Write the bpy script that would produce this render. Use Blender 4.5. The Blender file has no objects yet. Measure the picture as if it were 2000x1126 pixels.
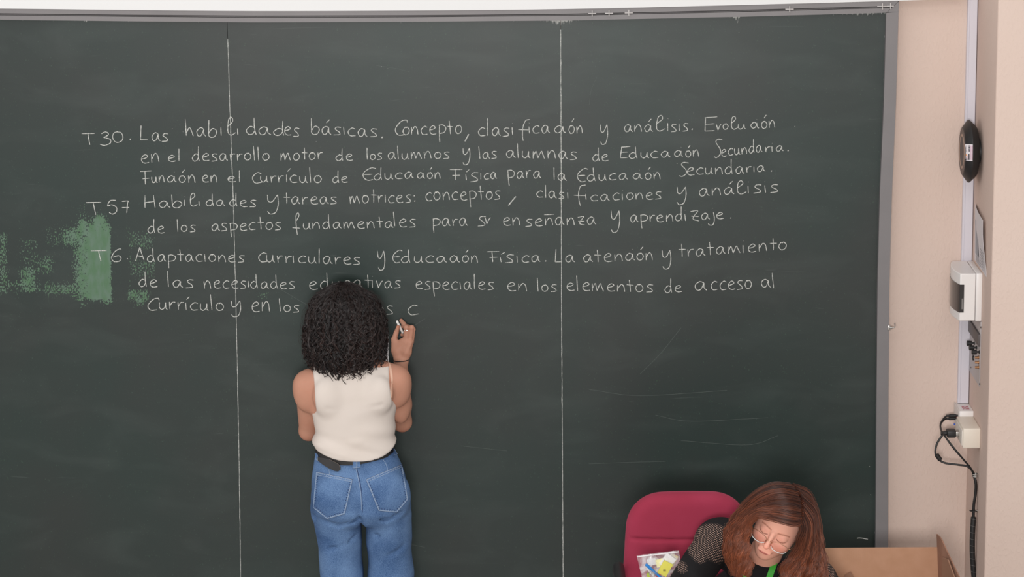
import bpy, math, random
import numpy as np
from mathutils import Vector, Matrix
from mathutils.bvhtree import BVHTree
random.seed(7); rng = np.random.default_rng(7)
S = bpy.context.scene
COL = S.collection

# ------------------------------------------------------------------ camera, light, exposure
FPX, PITCH, ROLL = 6200.0, math.radians(12.0), 0.0078
SLANT = 11.48
CZ = 1.60 + SLANT*math.sin(PITCH); CY = -SLANT*math.cos(PITCH)
CAM = np.array([0.0, CY, CZ])
_F = np.array([0, math.cos(PITCH), -math.sin(PITCH)])
_R0 = np.array([1.0, 0, 0]); _U0 = np.array([0, math.sin(PITCH), math.cos(PITCH)])
_R = math.cos(ROLL)*_R0 - math.sin(ROLL)*_U0
_U = math.sin(ROLL)*_R0 + math.cos(ROLL)*_U0
cd = bpy.data.cameras.new('camera'); co = bpy.data.objects.new('camera', cd); COL.objects.link(co)
cd.sensor_width = 36; cd.lens = FPX/2000*36; cd.clip_end = 100
M = Matrix(((_R[0], _U[0], -_F[0], CAM[0]), (_R[1], _U[1], -_F[1], CAM[1]), (_R[2], _U[2], -_F[2], CAM[2]), (0, 0, 0, 1)))
co.matrix_world = M
S.camera = co

def ray(px, py):
    d = _F + (px-1000)/FPX*_R - (py-563)/FPX*_U
    return d
def W(px, py, y=0.0):
    """the point seen at photo pixel (px, py) that stands at world depth y"""
    d = ray(px, py); t = (y-CAM[1])/d[1]
    return CAM + t*d
def WX(px, py, x):
    d = ray(px, py); t = (x-CAM[0])/d[0]
    return CAM + t*d

w = bpy.data.worlds.new('world'); S.world = w; w.use_nodes = True
w.node_tree.nodes['Background'].inputs[0].default_value = (1.0, 0.985, 0.97, 1)
w.node_tree.nodes['Background'].inputs[1].default_value = 0.58

def area(name, loc, target, sx, sy, power, color=(1, 1, 1)):
    l = bpy.data.lights.new(name, 'AREA'); l.shape = 'RECTANGLE'; l.size = sx; l.size_y = sy
    l.energy = power; l.color = color
    o = bpy.data.objects.new(name, l); COL.objects.link(o); o.location = loc
    d = Vector(target)-Vector(loc); o.rotation_euler = d.to_track_quat('-Z', 'Y').to_euler()
    return o
area('ceiling_lamp', (-0.3, -2.0, 4.7), (-0.3, -0.2, 1.4), 2.6, 0.8, 12, (1, .985, .96))
area('ceiling_lamp', (0.0, -5.5, 5.2), (0.0, -0.3, 1.3), 5.0, 1.2, 50, (1, .985, .965))
area('fill_light', (-5.0, -3.0, 2.8), (0.6, -0.5, 1.1), 2.5, 2.0, 45, (1.0, .99, 1.0))  # added soft light from the left, no window known there
area('fill_light', (-0.2, -12.3, 3.6), (-0.2, 0, 1.7), 1.2, 0.8, 570, (1, .975, .955))  # added behind the camera for the board's glare and front fill, no real window
S.view_settings.view_transform = 'Standard'; S.view_settings.look = 'None'
S.view_settings.gamma = 1.0; S.view_settings.use_curve_mapping = False
S.view_settings.exposure = 0.0

# ------------------------------------------------------------------ helpers
def lin(c):
    return tuple(((v/255)/12.92 if v/255 <= .04045 else ((v/255+.055)/1.055)**2.4) for v in c)
def nodes(m):
    return m.node_tree.nodes, m.node_tree.links
def mat(name, rgb, rough=.6, metal=0.0, spec=.5, bump=None, vary=None, sss=0, alpha=None, coat=0):
    m = bpy.data.materials.new(name); m.use_nodes = True
    N, L = nodes(m); b = N['Principled BSDF']
    b.inputs['Base Color'].default_value = (*lin(rgb), 1)
    b.inputs['Roughness'].default_value = rough; b.inputs['Metallic'].default_value = metal
    b.inputs['Specular IOR Level'].default_value = spec
    if coat: b.inputs['Coat Weight'].default_value = coat
    if sss:
        b.inputs['Subsurface Weight'].default_value = sss
        b.inputs['Subsurface Radius'].default_value = (1, .4, .25); b.inputs['Subsurface Scale'].default_value = .008
    tc = N.new('ShaderNodeTexCoord')
    if vary:      # (scale, rgb2, contrast)
        n = N.new('ShaderNodeTexNoise'); n.inputs['Scale'].default_value = vary[0]; n.inputs['Detail'].default_value = 5
        L.new(tc.outputs['Object'], n.inputs['Vector'])
        r = N.new('ShaderNodeMapRange'); r.inputs[1].default_value = .5-vary[2]; r.inputs[2].default_value = .5+vary[2]
        L.new(n.outputs['Fac'], r.inputs[0])
        x = N.new('ShaderNodeMix'); x.data_type = 'RGBA'
        x.inputs[6].default_value = (*lin(rgb), 1); x.inputs[7].default_value = (*lin(vary[1]), 1)
        L.new(r.outputs[0], x.inputs[0]); L.new(x.outputs[2], b.inputs['Base Color'])
    if bump:      # (scale, strength, distance)
        n = N.new('ShaderNodeTexNoise'); n.inputs['Scale'].default_value = bump[0]; n.inputs['Detail'].default_value = 4
        L.new(tc.outputs['Object'], n.inputs['Vector'])
        u = N.new('ShaderNodeBump'); u.inputs['Strength'].default_value = bump[1]; u.inputs['Distance'].default_value = bump[2]
        L.new(n.outputs['Fac'], u.inputs['Height']); L.new(u.outputs[0], b.inputs['Normal'])
    return m

class MB:
    def __init__(s): s.v = []; s.f = []
    def add(s, vs, fs):
        o = len(s.v); s.v += [tuple(map(float, p)) for p in vs]; s.f += [tuple(i+o for i in f) for f in fs]; return s
    def box(s, lo, hi, bev=0.0):
        x0, y0, z0 = lo; x1, y1, z1 = hi
        if bev <= 0:
            vs = [(x, y, z) for x in (x0, x1) for y in (y0, y1) for z in (z0, z1)]
            return s.add(vs, [(0, 1, 3, 2), (4, 6, 7, 5), (0, 4, 5, 1), (2, 3, 7, 6), (0, 2, 6, 4), (1, 5, 7, 3)])
        import bmesh
        bm = bmesh.new(); bmesh.ops.create_cube(bm, size=1)
        for q in bm.verts:
            q.co = ((x0+x1)/2+q.co.x*(x1-x0), (y0+y1)/2+q.co.y*(y1-y0), (z0+z1)/2+q.co.z*(z1-z0))
        bmesh.ops.bevel(bm, geom=bm.edges[:], offset=bev, segments=3, affect='EDGES', profile=.5)
        bm.verts.index_update()
        s.add([q.co for q in bm.verts], [[q.index for q in f.verts] for f in bm.faces]); bm.free(); return s
    def tube(s, pts, r, n=10, closed=False):
        pts = np.array(pts, float); k = len(pts)
        rr = np.full(k, r) if np.isscalar(r) else np.array(r, float)
        tg = np.gradient(pts, axis=0)
        if closed: tg = np.roll(pts, -1, 0)-np.roll(pts, 1, 0)
        tg /= np.linalg.norm(tg, axis=1)[:, None]+1e-12
        ref = np.array([0, 0, 1.]) if abs(tg[0][2]) < .9 else np.array([1., 0, 0])
        a = np.cross(tg[0], ref); a /= np.linalg.norm(a)
        vs = []
        for i in range(k):
            a = a-tg[i]*np.dot(a, tg[i]); a /= np.linalg.norm(a)+1e-12
            b = np.cross(tg[i], a)
            for j in range(n):
                t = 2*math.pi*j/n; vs.append(pts[i]+rr[i]*(math.cos(t)*a+math.sin(t)*b))
        fs = []
        for i in range(k if closed else k-1):
            for j in range(n):
                i2 = (i+1) % k
                fs.append((i*n+j, i*n+(j+1) % n, i2*n+(j+1) % n, i2*n+j))
        if not closed: fs += [tuple(range(n-1, -1, -1)), tuple((k-1)*n+j for j in range(n))]
        return s.add(vs, fs)
    def lathe(s, prof, o, axis, n=40):
        """prof: (distance along axis, radius)"""
        ax = np.array(axis, float); ax /= np.linalg.norm(ax)
        ref = np.array([0, 0, 1.]) if abs(ax[2]) < .9 else np.array([1., 0, 0])
        a = np.cross(ax, ref); a /= np.linalg.norm(a); b = np.cross(ax, a)
        vs = [np.array(o)+ax*h+r*(math.cos(2*math.pi*j/n)*a+math.sin(2*math.pi*j/n)*b) for h, r in prof for j in range(n)]
        fs = [(i*n+j, i*n+(j+1) % n, (i+1)*n+(j+1) % n, (i+1)*n+j) for i in range(len(prof)-1) for j in range(n)]
        fs += [tuple(range(n-1, -1, -1)), tuple((len(prof)-1)*n+j for j in range(n))]
        return s.add(vs, fs)
    def build(s, name, m, parent=None, smooth=True, flip=False):
        return mesh(name, s.v, s.f, m, parent, smooth)

def mesh(name, v, f, m, parent=None, smooth=True, angle=40):
    import bmesh
    me = bpy.data.meshes.new(name); me.from_pydata([tuple(p) for p in v], [], [tuple(q) for q in f])
    bm = bmesh.new(); bm.from_mesh(me); bmesh.ops.recalc_face_normals(bm, faces=bm.faces); bm.to_mesh(me); bm.free()
    if smooth:
        me.polygons.foreach_set('use_smooth', [True]*len(me.polygons))
        if angle is not None: me.set_sharp_from_angle(angle=math.radians(angle))
    me.materials.append(m); me.update()
    o = bpy.data.objects.new(name, me); COL.objects.link(o)
    if parent: o.parent = parent; o.matrix_parent_inverse = parent.matrix_basis.inverted()
    return o
def npmesh(name, v, f, m, parent=None, smooth=True):
    """numpy verts, quads or tris -> object (fast)"""
    me = bpy.data.meshes.new(name); k = f.shape[1]
    me.vertices.add(len(v)); me.vertices.foreach_set('co', np.ascontiguousarray(v, np.float32).ravel())
    me.loops.add(f.size); me.loops.foreach_set('vertex_index', np.ascontiguousarray(f, np.int32).ravel())
    me.polygons.add(len(f)); me.polygons.foreach_set('loop_start', np.arange(0, f.size, k, dtype=np.int32))
    me.polygons.foreach_set('loop_total', np.full(len(f), k, np.int32))
    me.polygons.foreach_set('use_smooth', np.full(len(f), smooth))
    me.update(); me.validate(); me.materials.append(m)
    o = bpy.data.objects.new(name, me); COL.objects.link(o)
    if parent: o.parent = parent; o.matrix_parent_inverse = parent.matrix_basis.inverted()
    return o
def empty(name, loc, label, cat, group=None):
    o = bpy.data.objects.new(name, None); COL.objects.link(o); o.location = tuple(map(float, loc)); o.empty_display_size = .05
    o['label'] = label; o['category'] = cat
    if group: o['group'] = group
    return o
def tag(o, label, cat, group=None):
    o['label'] = label; o['category'] = cat
    if group: o['group'] = group
    return o
def struct(o): o['kind'] = 'structure'; return o
def crom(pts, k=6):
    """smooth curve through the points"""
    P = np.array(pts, float)
    if len(P) < 3: return np.array([P[0]+(P[-1]-P[0])*t for t in np.linspace(0, 1, k)])
    Q = np.vstack([2*P[0]-P[1], P, 2*P[-1]-P[-2]]); out = []
    for i in range(1, len(Q)-2):
        for j in range(k):
            t = j/k; a, b, c, d = Q[i-1:i+3]
            out.append(.5*((2*b)+(c-a)*t+(2*a-5*b+4*c-d)*t*t+(3*b-a-3*c+d)*t**3))
    out.append(P[-1]); return np.array(out)
def color_attr(o, cols, name='tint'):
    a = o.data.color_attributes.new(name, 'FLOAT_COLOR', 'POINT')
    c = np.ones((len(o.data.vertices), 4), np.float32); c[:, :3] = cols
    a.data.foreach_set('color', c.ravel())
def float_attr(o, vals, name):
    a = o.data.attributes.new(name, 'FLOAT', 'POINT'); a.data.foreach_set('value', np.asarray(vals, np.float32))

# ---- signed distance modelling (smooth organic surfaces, meshed by surface nets)
def smin(a, b, k):
    h = np.clip(.5+.5*(b-a)/k, 0, 1); return b+(a-b)*h-k*h*(1-h)
def smax(a, b, k): return -smin(-a, -b, k)
def cone(p, a, b, r1, r2):
    a = np.array(a, float); b = np.array(b, float); ab = b-a
    x, y, z = p[0]-a[0], p[1]-a[1], p[2]-a[2]
    t = np.clip((x*ab[0]+y*ab[1]+z*ab[2])/float(ab@ab), 0, 1)
    return np.sqrt((x-ab[0]*t)**2+(y-ab[1]*t)**2+(z-ab[2]*t)**2)-(r1+(r2-r1)*t)
def ell(p, c, r, rot=None):
    x, y, z = p[0]-c[0], p[1]-c[1], p[2]-c[2]
    if rot is not None:
        Rm = np.array(rot); x, y, z = (Rm[0][i]*x+Rm[1][i]*y+Rm[2][i]*z for i in range(3))
    k0 = np.sqrt((x/r[0])**2+(y/r[1])**2+(z/r[2])**2); k1 = np.sqrt((x/r[0]**2)**2+(y/r[1]**2)**2+(z/r[2]**2)**2)+1e-9
    return k0*(k0-1)/k1
def loft(p, rows, power=2.0):
    """rows: z, cx, cy, half width, half depth"""
    R_ = np.array(sorted(rows)); zz = np.linspace(R_[0, 0], R_[-1, 0], 400)
    def sm(col):
        v = np.interp(zz, R_[:, 0], R_[:, col]); k = np.ones(25)/25
        vp = np.pad(v, 12, mode='edge'); return np.convolve(vp, k, 'valid')
    cx, cy, a, b = (np.interp(p[2], zz, sm(i)) for i in (1, 2, 3, 4))
    d = (((np.abs(p[0]-cx)/a)**power+(np.abs(p[1]-cy)/b)**power)**(1/power)-1)*np.minimum(a, b)
    cap = np.maximum(p[2]-R_[-1, 0], R_[0, 0]-p[2])
    return smax(d, cap, .03)
def isosurf(fn, lo, hi, h):
    lo = np.array(lo, float); hi = np.array(hi, float); n = np.ceil((hi-lo)/h).astype(int)+1
    ax = [np.float32(lo[i]+h*np.arange(n[i])) for i in range(3)]
    X, Y, Z = np.meshgrid(*ax, indexing='ij', sparse=True)
    v = np.asarray(fn((X, Y, Z)), np.float32); v = np.broadcast_to(v, n)
    s = v < 0
    cnt = np.zeros(n-1, np.int8)
    for i in (0, 1):
        for j in (0, 1):
            for k in (0, 1): cnt += s[i:n[0]-1+i, j:n[1]-1+j, k:n[2]-1+k]
    act = (cnt > 0) & (cnt < 8); idx = -np.ones(n-1, np.int64); A = np.argwhere(act); idx[act] = np.arange(len(A))
    acc = np.zeros((len(A), 3)); num = np.zeros(len(A))
    cor = [(i, j, k) for i in (0, 1) for j in (0, 1) for k in (0, 1)]
    val = {c: v[A[:, 0]+c[0], A[:, 1]+c[1], A[:, 2]+c[2]].astype(float) for c in cor}
    for c in cor:
        for a in range(3):
            if c[a] == 0:
                d = list(c); d[a] = 1; d = tuple(d); v0, v1 = val[c], val[d]; m = (v0 < 0) != (v1 < 0)
                t = np.where(m, v0/np.where(m, v0-v1, 1), 0)
                q = np.array(c, float)[None].repeat(len(A), 0); q[:, a] += t
                acc[m] += q[m]; num[m] += 1
    V = lo+h*(A+acc/num[:, None]); Fq = []
    for a in range(3):
        b, c = (a+1) % 3, (a+2) % 3
        sl0 = [slice(None)]*3; sl1 = [slice(None)]*3; sl0[a] = slice(0, -1); sl1[a] = slice(1, None)
        e = np.argwhere(s[tuple(sl0)] != s[tuple(sl1)])
        e = e[(e[:, b] > 0) & (e[:, c] > 0) & (e[:, b] < n[b]-1) & (e[:, c] < n[c]-1)]
        inside = s[e[:, 0], e[:, 1], e[:, 2]]
        def cell(db, dc):
            q = e.copy(); q[:, b] -= db; q[:, c] -= dc; return idx[q[:, 0], q[:, 1], q[:, 2]]
        qd = np.stack([cell(1, 1), cell(0, 1), cell(0, 0), cell(1, 0)], 1)
        qd[~inside] = qd[~inside][:, ::-1]; Fq.append(qd)
    return V, np.vstack(Fq)
def bvh_of(V, Fq): return BVHTree.FromPolygons([tuple(p) for p in V], [tuple(map(int, q)) for q in Fq])
def hit(bvh, px, py, off=0.0, fallback=-.5):
    d = Vector(ray(px, py)).normalized(); h = bvh.ray_cast(Vector(CAM), d)
    if h[0] is None: return np.array(W(px, py, fallback)), np.array([0, -1, 0.])
    n = h[1]
    if n.dot(d) > 0: n = -n
    return np.array(h[0]+n*off), np.array(n)
def wob(x, y, z, f, seed=0):
    s = seed*1.7
    return (np.sin(f*x+1.3*np.sin(.7*f*z+s)+s)+np.sin(f*.8*y+1.1*np.sin(.9*f*x+2*s)+2+s)+np.sin(f*1.1*z+1.2*np.sin(.6*f*y+s)+4+s))/3
def tubes(paths, rad, sides=3):
    """paths [N,P,3], rad [N,P] -> verts, quads of many thin tubes"""
    N, P, _ = paths.shape
    t = np.gradient(paths, axis=1); t /= np.linalg.norm(t, axis=2, keepdims=True)+1e-9
    ref = np.where(np.abs(t[..., 1:2]) < .8, np.array([0, 1., 0]), np.array([1., 0, 0]))
    a = np.cross(t, ref); a /= np.linalg.norm(a, axis=2, keepdims=True)+1e-9; b = np.cross(t, a)
    th = 2*np.pi*np.arange(sides)/sides
    V = paths[:, :, None, :]+rad[:, :, None, None]*(np.cos(th)[None, None, :, None]*a[:, :, None, :]+np.sin(th)[None, None, :, None]*b[:, :, None, :])
    i = np.arange(N)[:, None, None]*P*sides+np.arange(P-1)[None, :, None]*sides; j = np.arange(sides)[None, None, :]; j2 = (j+1) % sides
    F_ = np.stack([i+j, i+j2, i+sides+j2, i+sides+j], -1).reshape(-1, 4)
    return V.reshape(-1, 3), F_

# ------------------------------------------------------------------ materials
def stucco(name, rgb, rgb2):
    m = mat(name, rgb, .85, vary=(1.3, rgb2, .25)); N, L = nodes(m); b = N['Principled BSDF']
    b.inputs['Specular IOR Level'].default_value = .25
    tc = N.new('ShaderNodeTexCoord')
    mp = N.new('ShaderNodeMapping'); mp.inputs['Scale'].default_value = (1, 1, .5); mp.inputs['Rotation'].default_value = (0, .5, 0); L.new(tc.outputs['Object'], mp.inputs[0])
    n1 = N.new('ShaderNodeTexNoise'); n1.inputs['Scale'].default_value = 105; n1.inputs['Detail'].default_value = 2; n1.inputs['Distortion'].default_value = .35
    L.new(mp.outputs[0], n1.inputs['Vector'])
    rp = N.new('ShaderNodeMapRange'); rp.inputs[1].default_value = .50; rp.inputs[2].default_value = .64; L.new(n1.outputs['Fac'], rp.inputs[0])
    n2 = N.new('ShaderNodeTexNoise'); n2.inputs['Scale'].default_value = 220; L.new(tc.outputs['Object'], n2.inputs['Vector'])
    ad = N.new('ShaderNodeMath'); ad.operation = 'MULTIPLY_ADD'; ad.inputs[1].default_value = .25
    L.new(n2.outputs['Fac'], ad.inputs[0]); L.new(rp.outputs[0], ad.inputs[2])
    u = N.new('ShaderNodeBump'); u.inputs['Strength'].default_value = .30; u.inputs['Distance'].default_value = .0018
    L.new(ad.outputs[0], u.inputs['Height']); L.new(u.outputs[0], b.inputs['Normal'])
    return m
M_wall = stucco('pink_beige_stucco', (214, 194, 183), (209, 187, 175))
M_side = stucco('pink_beige_stucco_shaded', (210, 188, 177), (204, 181, 169))  # same stucco, shade of the side face put into a darker colour
M_white = mat('white_paint', (222, 222, 222), .7)
M_frame = mat('grey_aluminium', (122, 118, 119), .5, .1, vary=(9, (115, 112, 113), .3))
M_framed = mat('frame_groove', (58, 54, 54), .6)
M_plastic = mat('white_plastic', (228, 224, 222), .35)
M_trunk = mat('trunking_white', (206, 202, 210), .45)
M_black = mat('black_plastic', (30, 29, 30), .5)
M_rubber = mat('black_cable', (26, 26, 27), .45)
M_metal = mat('steel', (180, 176, 172), .3, .9)
M_brass = mat('brass', (176, 132, 96), .35, .8)
M_floor = mat('floor_terrazzo', (196, 190, 182), .5, vary=(60, (180, 174, 168), .2))

def board_mat():
    m = bpy.data.materials.new('chalkboard_green'); m.use_nodes = True; N, L = nodes(m); b = N['Principled BSDF']
    tc = N.new('ShaderNodeTexCoord')
    def noise(sc, det=4, scale=(1, 1, 1), dist=0):
        mp = N.new('ShaderNodeMapping'); mp.inputs['Scale'].default_value = scale; L.new(tc.outputs['Object'], mp.inputs[0])
        n = N.new('ShaderNodeTexNoise'); n.inputs['Scale'].default_value = sc; n.inputs['Detail'].default_value = det
        n.inputs['Distortion'].default_value = dist; L.new(mp.outputs[0], n.inputs['Vector']); return n.outputs['Fac']
    def mr(x, a, b_, c=0, d=1):
        r = N.new('ShaderNodeMapRange'); r.inputs[1].default_value = a; r.inputs[2].default_value = b_
        r.inputs[3].default_value = c; r.inputs[4].default_value = d; L.new(x, r.inputs[0]); return r.outputs[0]
    def math_(op, x, y):
        q = N.new('ShaderNodeMath'); q.operation = op
        for i, s_ in enumerate((x, y)):
            if isinstance(s_, (int, float)): q.inputs[i].default_value = s_
            else: L.new(s_, q.inputs[i])
        return q.outputs[0]
    def mix(f, a, b_):
        x = N.new('ShaderNodeMix'); x.data_type = 'RGBA'
        if isinstance(f, float): x.inputs[0].default_value = f
        else: L.new(f, x.inputs[0])
        for i, c in ((6, a), (7, b_)):
            if isinstance(c, tuple): x.inputs[i].default_value = (*lin(c), 1)
            else: L.new(c, x.inputs[i])
        return x.outputs[2]
    base = mix(mr(noise(1.6, 3), .38, .62), (32, 46, 43), (38, 45, 43))
    # wiped chalk haze and fine scratches
    sm = math_('MULTIPLY', mr(noise(3.0, 6, (1, 1, 2.5), .8), .48, .75), .07)
    base = mix(sm, base, (112, 122, 118))
    sc = math_('MULTIPLY', mr(noise(9, 8, (.35, 1, 7), 1.5), .70, .76), .10)
    base = mix(sc, base, (130, 138, 134))
    # worn green patches: density painted per vertex, broken up by grain
    at = N.new('ShaderNodeAttribute'); at.attribute_name = 'wear'
    gr = math_('ADD', math_('MULTIPLY', noise(170, 3, (1.25, 1, .8)), .75), math_('MULTIPLY', noise(45, 2), .25))
    gr = mr(gr, .36, .66)
    wear = mr(math_('SUBTRACT', at.outputs['Fac'], gr), -.03, .10)
    lt = mix(mr(noise(30, 4, (1.6, 1, .6)), .4, .62), (76, 110, 80), (90, 116, 98))
    base = mix(math_('MULTIPLY', wear, .92), base, lt)
    # chalk dust caught under the frame
    ad = N.new('ShaderNodeAttribute'); ad.attribute_name = 'dust'
    dd = mr(math_('SUBTRACT', ad.outputs['Fac'], noise(150, 4, (1.3, 1, .35))), -.25, -.12)
    base = mix(math_('MULTIPLY', dd, .7), base, (190, 190, 186))
    L.new(base, b.inputs['Base Color'])
    b.inputs['Roughness'].default_value = .37; b.inputs['Specular IOR Level'].default_value = .42
    u = N.new('ShaderNodeBump'); u.inputs['Strength'].default_value = .12; u.inputs['Distance'].default_value = .0006
    L.new(noise(500, 3), u.inputs['Height']); L.new(u.outputs[0], b.inputs['Normal'])
    return m
M_board = board_mat()
def chalk_mat(name, rgb, lo, hi):
    m = mat(name, rgb, .9, spec=.1); N, L = nodes(m); b = N['Principled BSDF']; tc = N.new('ShaderNodeTexCoord')
    n = N.new('ShaderNodeTexNoise'); n.inputs['Scale'].default_value = 420; n.inputs['Detail'].default_value = 3; L.new(tc.outputs['Object'], n.inputs['Vector'])
    r = N.new('ShaderNodeMapRange'); r.inputs[1].default_value = lo; r.inputs[2].default_value = hi; L.new(n.outputs['Fac'], r.inputs[0])
    x = N.new('ShaderNodeMix'); x.data_type = 'RGBA'; x.inputs[6].default_value = (*lin((150, 155, 151)), 1); x.inputs[7].default_value = (*lin(rgb), 1)
    L.new(r.outputs[0], x.inputs[0]); L.new(x.outputs[2], b.inputs['Base Color']); return m
M_chalk = chalk_mat('chalk_stroke', (205, 204, 199), .36, .56)
M_seam = chalk_mat('chalk_dust_in_joint', (205, 204, 200), .42, .6)

# ------------------------------------------------------------------ room shell
XS = WX  # alias
X_SIDE = float(W(1900.5, 380, .035)[0])       # the side wall's plane
Y_COL = -.44                                  # front of the pillar
m_ = MB().box((-4.5, .035, 0), (X_SIDE+.02, .20, 4.2)); struct(m_.build('wall_back', M_wall, smooth=False))
m_ = MB().box((X_SIDE, Y_COL, 0), (X_SIDE+.9, .2, 4.2), .006); wr = struct(m_.build('wall_right', M_wall))
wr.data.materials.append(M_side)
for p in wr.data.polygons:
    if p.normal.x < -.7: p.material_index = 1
struct(MB().box((-4.5, -12.5, -.1), (3.2, .2, 0)).build('floor', M_floor, smooth=False))
# white bulkhead above the board
tp = [(-700, 14), (-300, 15), (0, 17), (250, 19.6), (500, 21.6), (800, 20.7), (1100, 17.9), (1400, 11), (1755, 1.5), (1880, -3)]
bot = crom([W(x, y, -.03) for x, y in tp], 4); mb = MB(); n = len(bot)
vs = [p for p in bot]+[p+np.array([0, .065, 0]) for p in bot]+[(p[0], p[1], 3.4) for p in bot]+[(p[0], p[1]+.065, 3.4) for p in bot]
fs = []
for i in range(n-1): fs += [(i, i+1, 2*n+i+1, 2*n+i), (i, n+i, n+i+1, i+1), (2*n+i, 2*n+i+1, 3*n+i+1, 3*n+i), (n+i, 3*n+i, 3*n+i+1, n+i+1)]
fs += [(0, 2*n, 3*n, n), (n-1, 2*n-1, 4*n-1, 3*n-1)]
struct(mb.add(vs, fs).build('trim_1', M_white))

# ------------------------------------------------------------------ chalkboard
board = empty('chalkboard', W(1000, 1190, 0), 'huge dark green chalkboard covered in handwriting, grey aluminium frame', 'chalkboard')
def fx(pts):
    p = np.array(pts, float); return lambda y: np.interp(y, p[:, 0], p[:, 1])
BOT = 1195
L0 = fx([(40, -205), (600, -180), (BOT, -165)])
L1 = fx([(42, 443.6), (80, 445), (210, 449), (400, 456), (640, 462), (900, 467), (1126, 470), (BOT, 471)])
L2 = fx([(38, 1095), (300, 1096), (640, 1097), (900, 1098.5), (1126, 1100), (BOT, 1100.5)])
L3 = fx([(25, 1731), (200, 1726.5), (380, 1718.5), (560, 1714), (800, 1712), (1065, 1710.4), (BOT, 1709)])
L4 = fx([(2, 1755.5), (200, 1750), (380, 1742), (560, 1737), (800, 1735), (1065, 1734.5), (BOT, 1733)])
TI = fx([(-260, 37), (0, 38.5), (250, 41.5), (500, 43.5), (800, 42.5), (1100, 40), (1440, 33), (1731, 25), (1760, 24)])
TO = fx([(-260, 15), (0, 17), (250, 19.6), (500, 21.6), (800, 20.7), (1100, 17.9), (1400, 11), (1755, 1.8)])
patches = [  # photo px: x0 x1 y0 y1, density, soft left, right, top, bottom
    (168, 216, 440, 585, 1.1, 14, 4, 30, 12), (184, 204, 422, 470, .95, 6, 5, 12, 40), (150, 213, 428, 585, .72, 12, 4, 30, 12),
    (122, 178, 442, 480, .62, 26, 10, 20, 14), (144, 180, 465, 582, .60, 14, 10, 10, 12), (88, 150, 445, 478, .28, 10, 20, 8, 8),
    (38, 68, 520, 569, .56, 12, 2, 18, 2), (85, 160, 552, 577, .40, 10, 10, 9, 5), (115, 142, 556, 575, .47, 6, 6, 8, 3),
    (-40, 16, 455, 575, .40, 10, 8, 20, 10), (70, 106, 498, 535, .38, 12, 8, 10, 10), (40, 75, 465, 520, .24, 10, 10, 10, 10),
    (200, 218, 550, 592, .70, 10, 1, 16, 14), (155, 170, 400, 440, .27, 4, 4, 10, 20), (190, 200, 405, 430, .34, 4, 4, 10, 10),
    (252, 300, 455, 486, .36, 4, 16, 12, 8), (255, 304, 508, 540, .37, 8, 5, 8, 10), (251, 292, 566, 588, .56, 1, 16, 3, 7), (262, 284, 585, 598, .40, 6, 6, 4, 6), (251, 256, 440, 590, .25, 2, 3, 20, 4),
    (155, 168, 575, 600, .34, 4, 4, 4, 6), (506, 524, 570, 582, .36, 6, 6, 5, 5), (-30, 90, 548, 572, .3, 10, 20, 8, 4)]
def wear_at(x, y):
    r = np.zeros_like(x)
    for x0, x1, y0, y1, d, sl, sr, st, sb in patches:
        m = np.clip((x-x0)/sl+.5, 0, 1)*np.clip((x1-x)/sr+.5, 0, 1)*np.clip((y-y0)/st+.5, 0, 1)*np.clip((y1-y)/sb+.5, 0, 1)
        r = np.maximum(r, d*m)
    return r
def dust_at(x, y):
    t = y-TI(x); r = .12*np.exp(-np.clip(t, 0, 99)/3.0)
    r += .38*np.exp(-((x-1095)/28)**2)*np.exp(-t/9)+.32*np.exp(-((x-1440)/9)**2)*np.exp(-t/13)+.22*np.exp(-((x-1690)/45)**2)*np.exp(-t/5)
    r += .15*np.exp(-((L3(y)-x)/2.5)**2)
    r += .20*np.exp(-((x-165)/5)**2)*np.exp(-t/9)
    return r
def panel(xa, xb, nu, nv, y=0.0):
    u = np.linspace(0, 1, nu)[None]; v = np.linspace(0, 1, nv)[:, None]**1.15
    xg = xa(600)+(xb(600)-xa(600))*u; t = TI(xg)-2; Yp = t+(BOT-t)*v; g = .35
    Xp = xa(Yp)+g+(xb(Yp)-g*2-xa(Yp))*u
    P = np.array([[W(Xp[j, i], Yp[j, i], y) for i in range(nu)] for j in range(nv)])
    V = P.reshape(-1, 3); idx = np.arange(nu*nv).reshape(nv, nu)
    Fq = np.stack([idx[:-1, :-1], idx[1:, :-1], idx[1:, 1:], idx[:-1, 1:]], -1).reshape(-1, 4)
    rim = np.concatenate([idx[0, :], idx[1:, -1], idx[-1, -2::-1], idx[-2:0:-1, 0]])
    B = V[rim]+np.array([0, .018, 0]); nb = len(rim); off = len(V); k = np.arange(nb); k2 = (k+1) % nb
    Fs = np.stack([rim[k], rim[k2], off+k2, off+k], 1)
    o = npmesh('panel', np.vstack([V, B]), np.vstack([Fq, Fs]), M_board, board, smooth=False)
    float_attr(o, np.concatenate([wear_at(Xp.ravel(), Yp.ravel()), np.zeros(nb)]), 'wear')
    float_attr(o, np.concatenate([dust_at(Xp.ravel(), Yp.ravel()), np.zeros(nb)]), 'dust')
    return o
panel(L0, L1, 130, 230); panel(L1, L2, 100, 200); panel(L2, L3, 110, 200)
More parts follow.
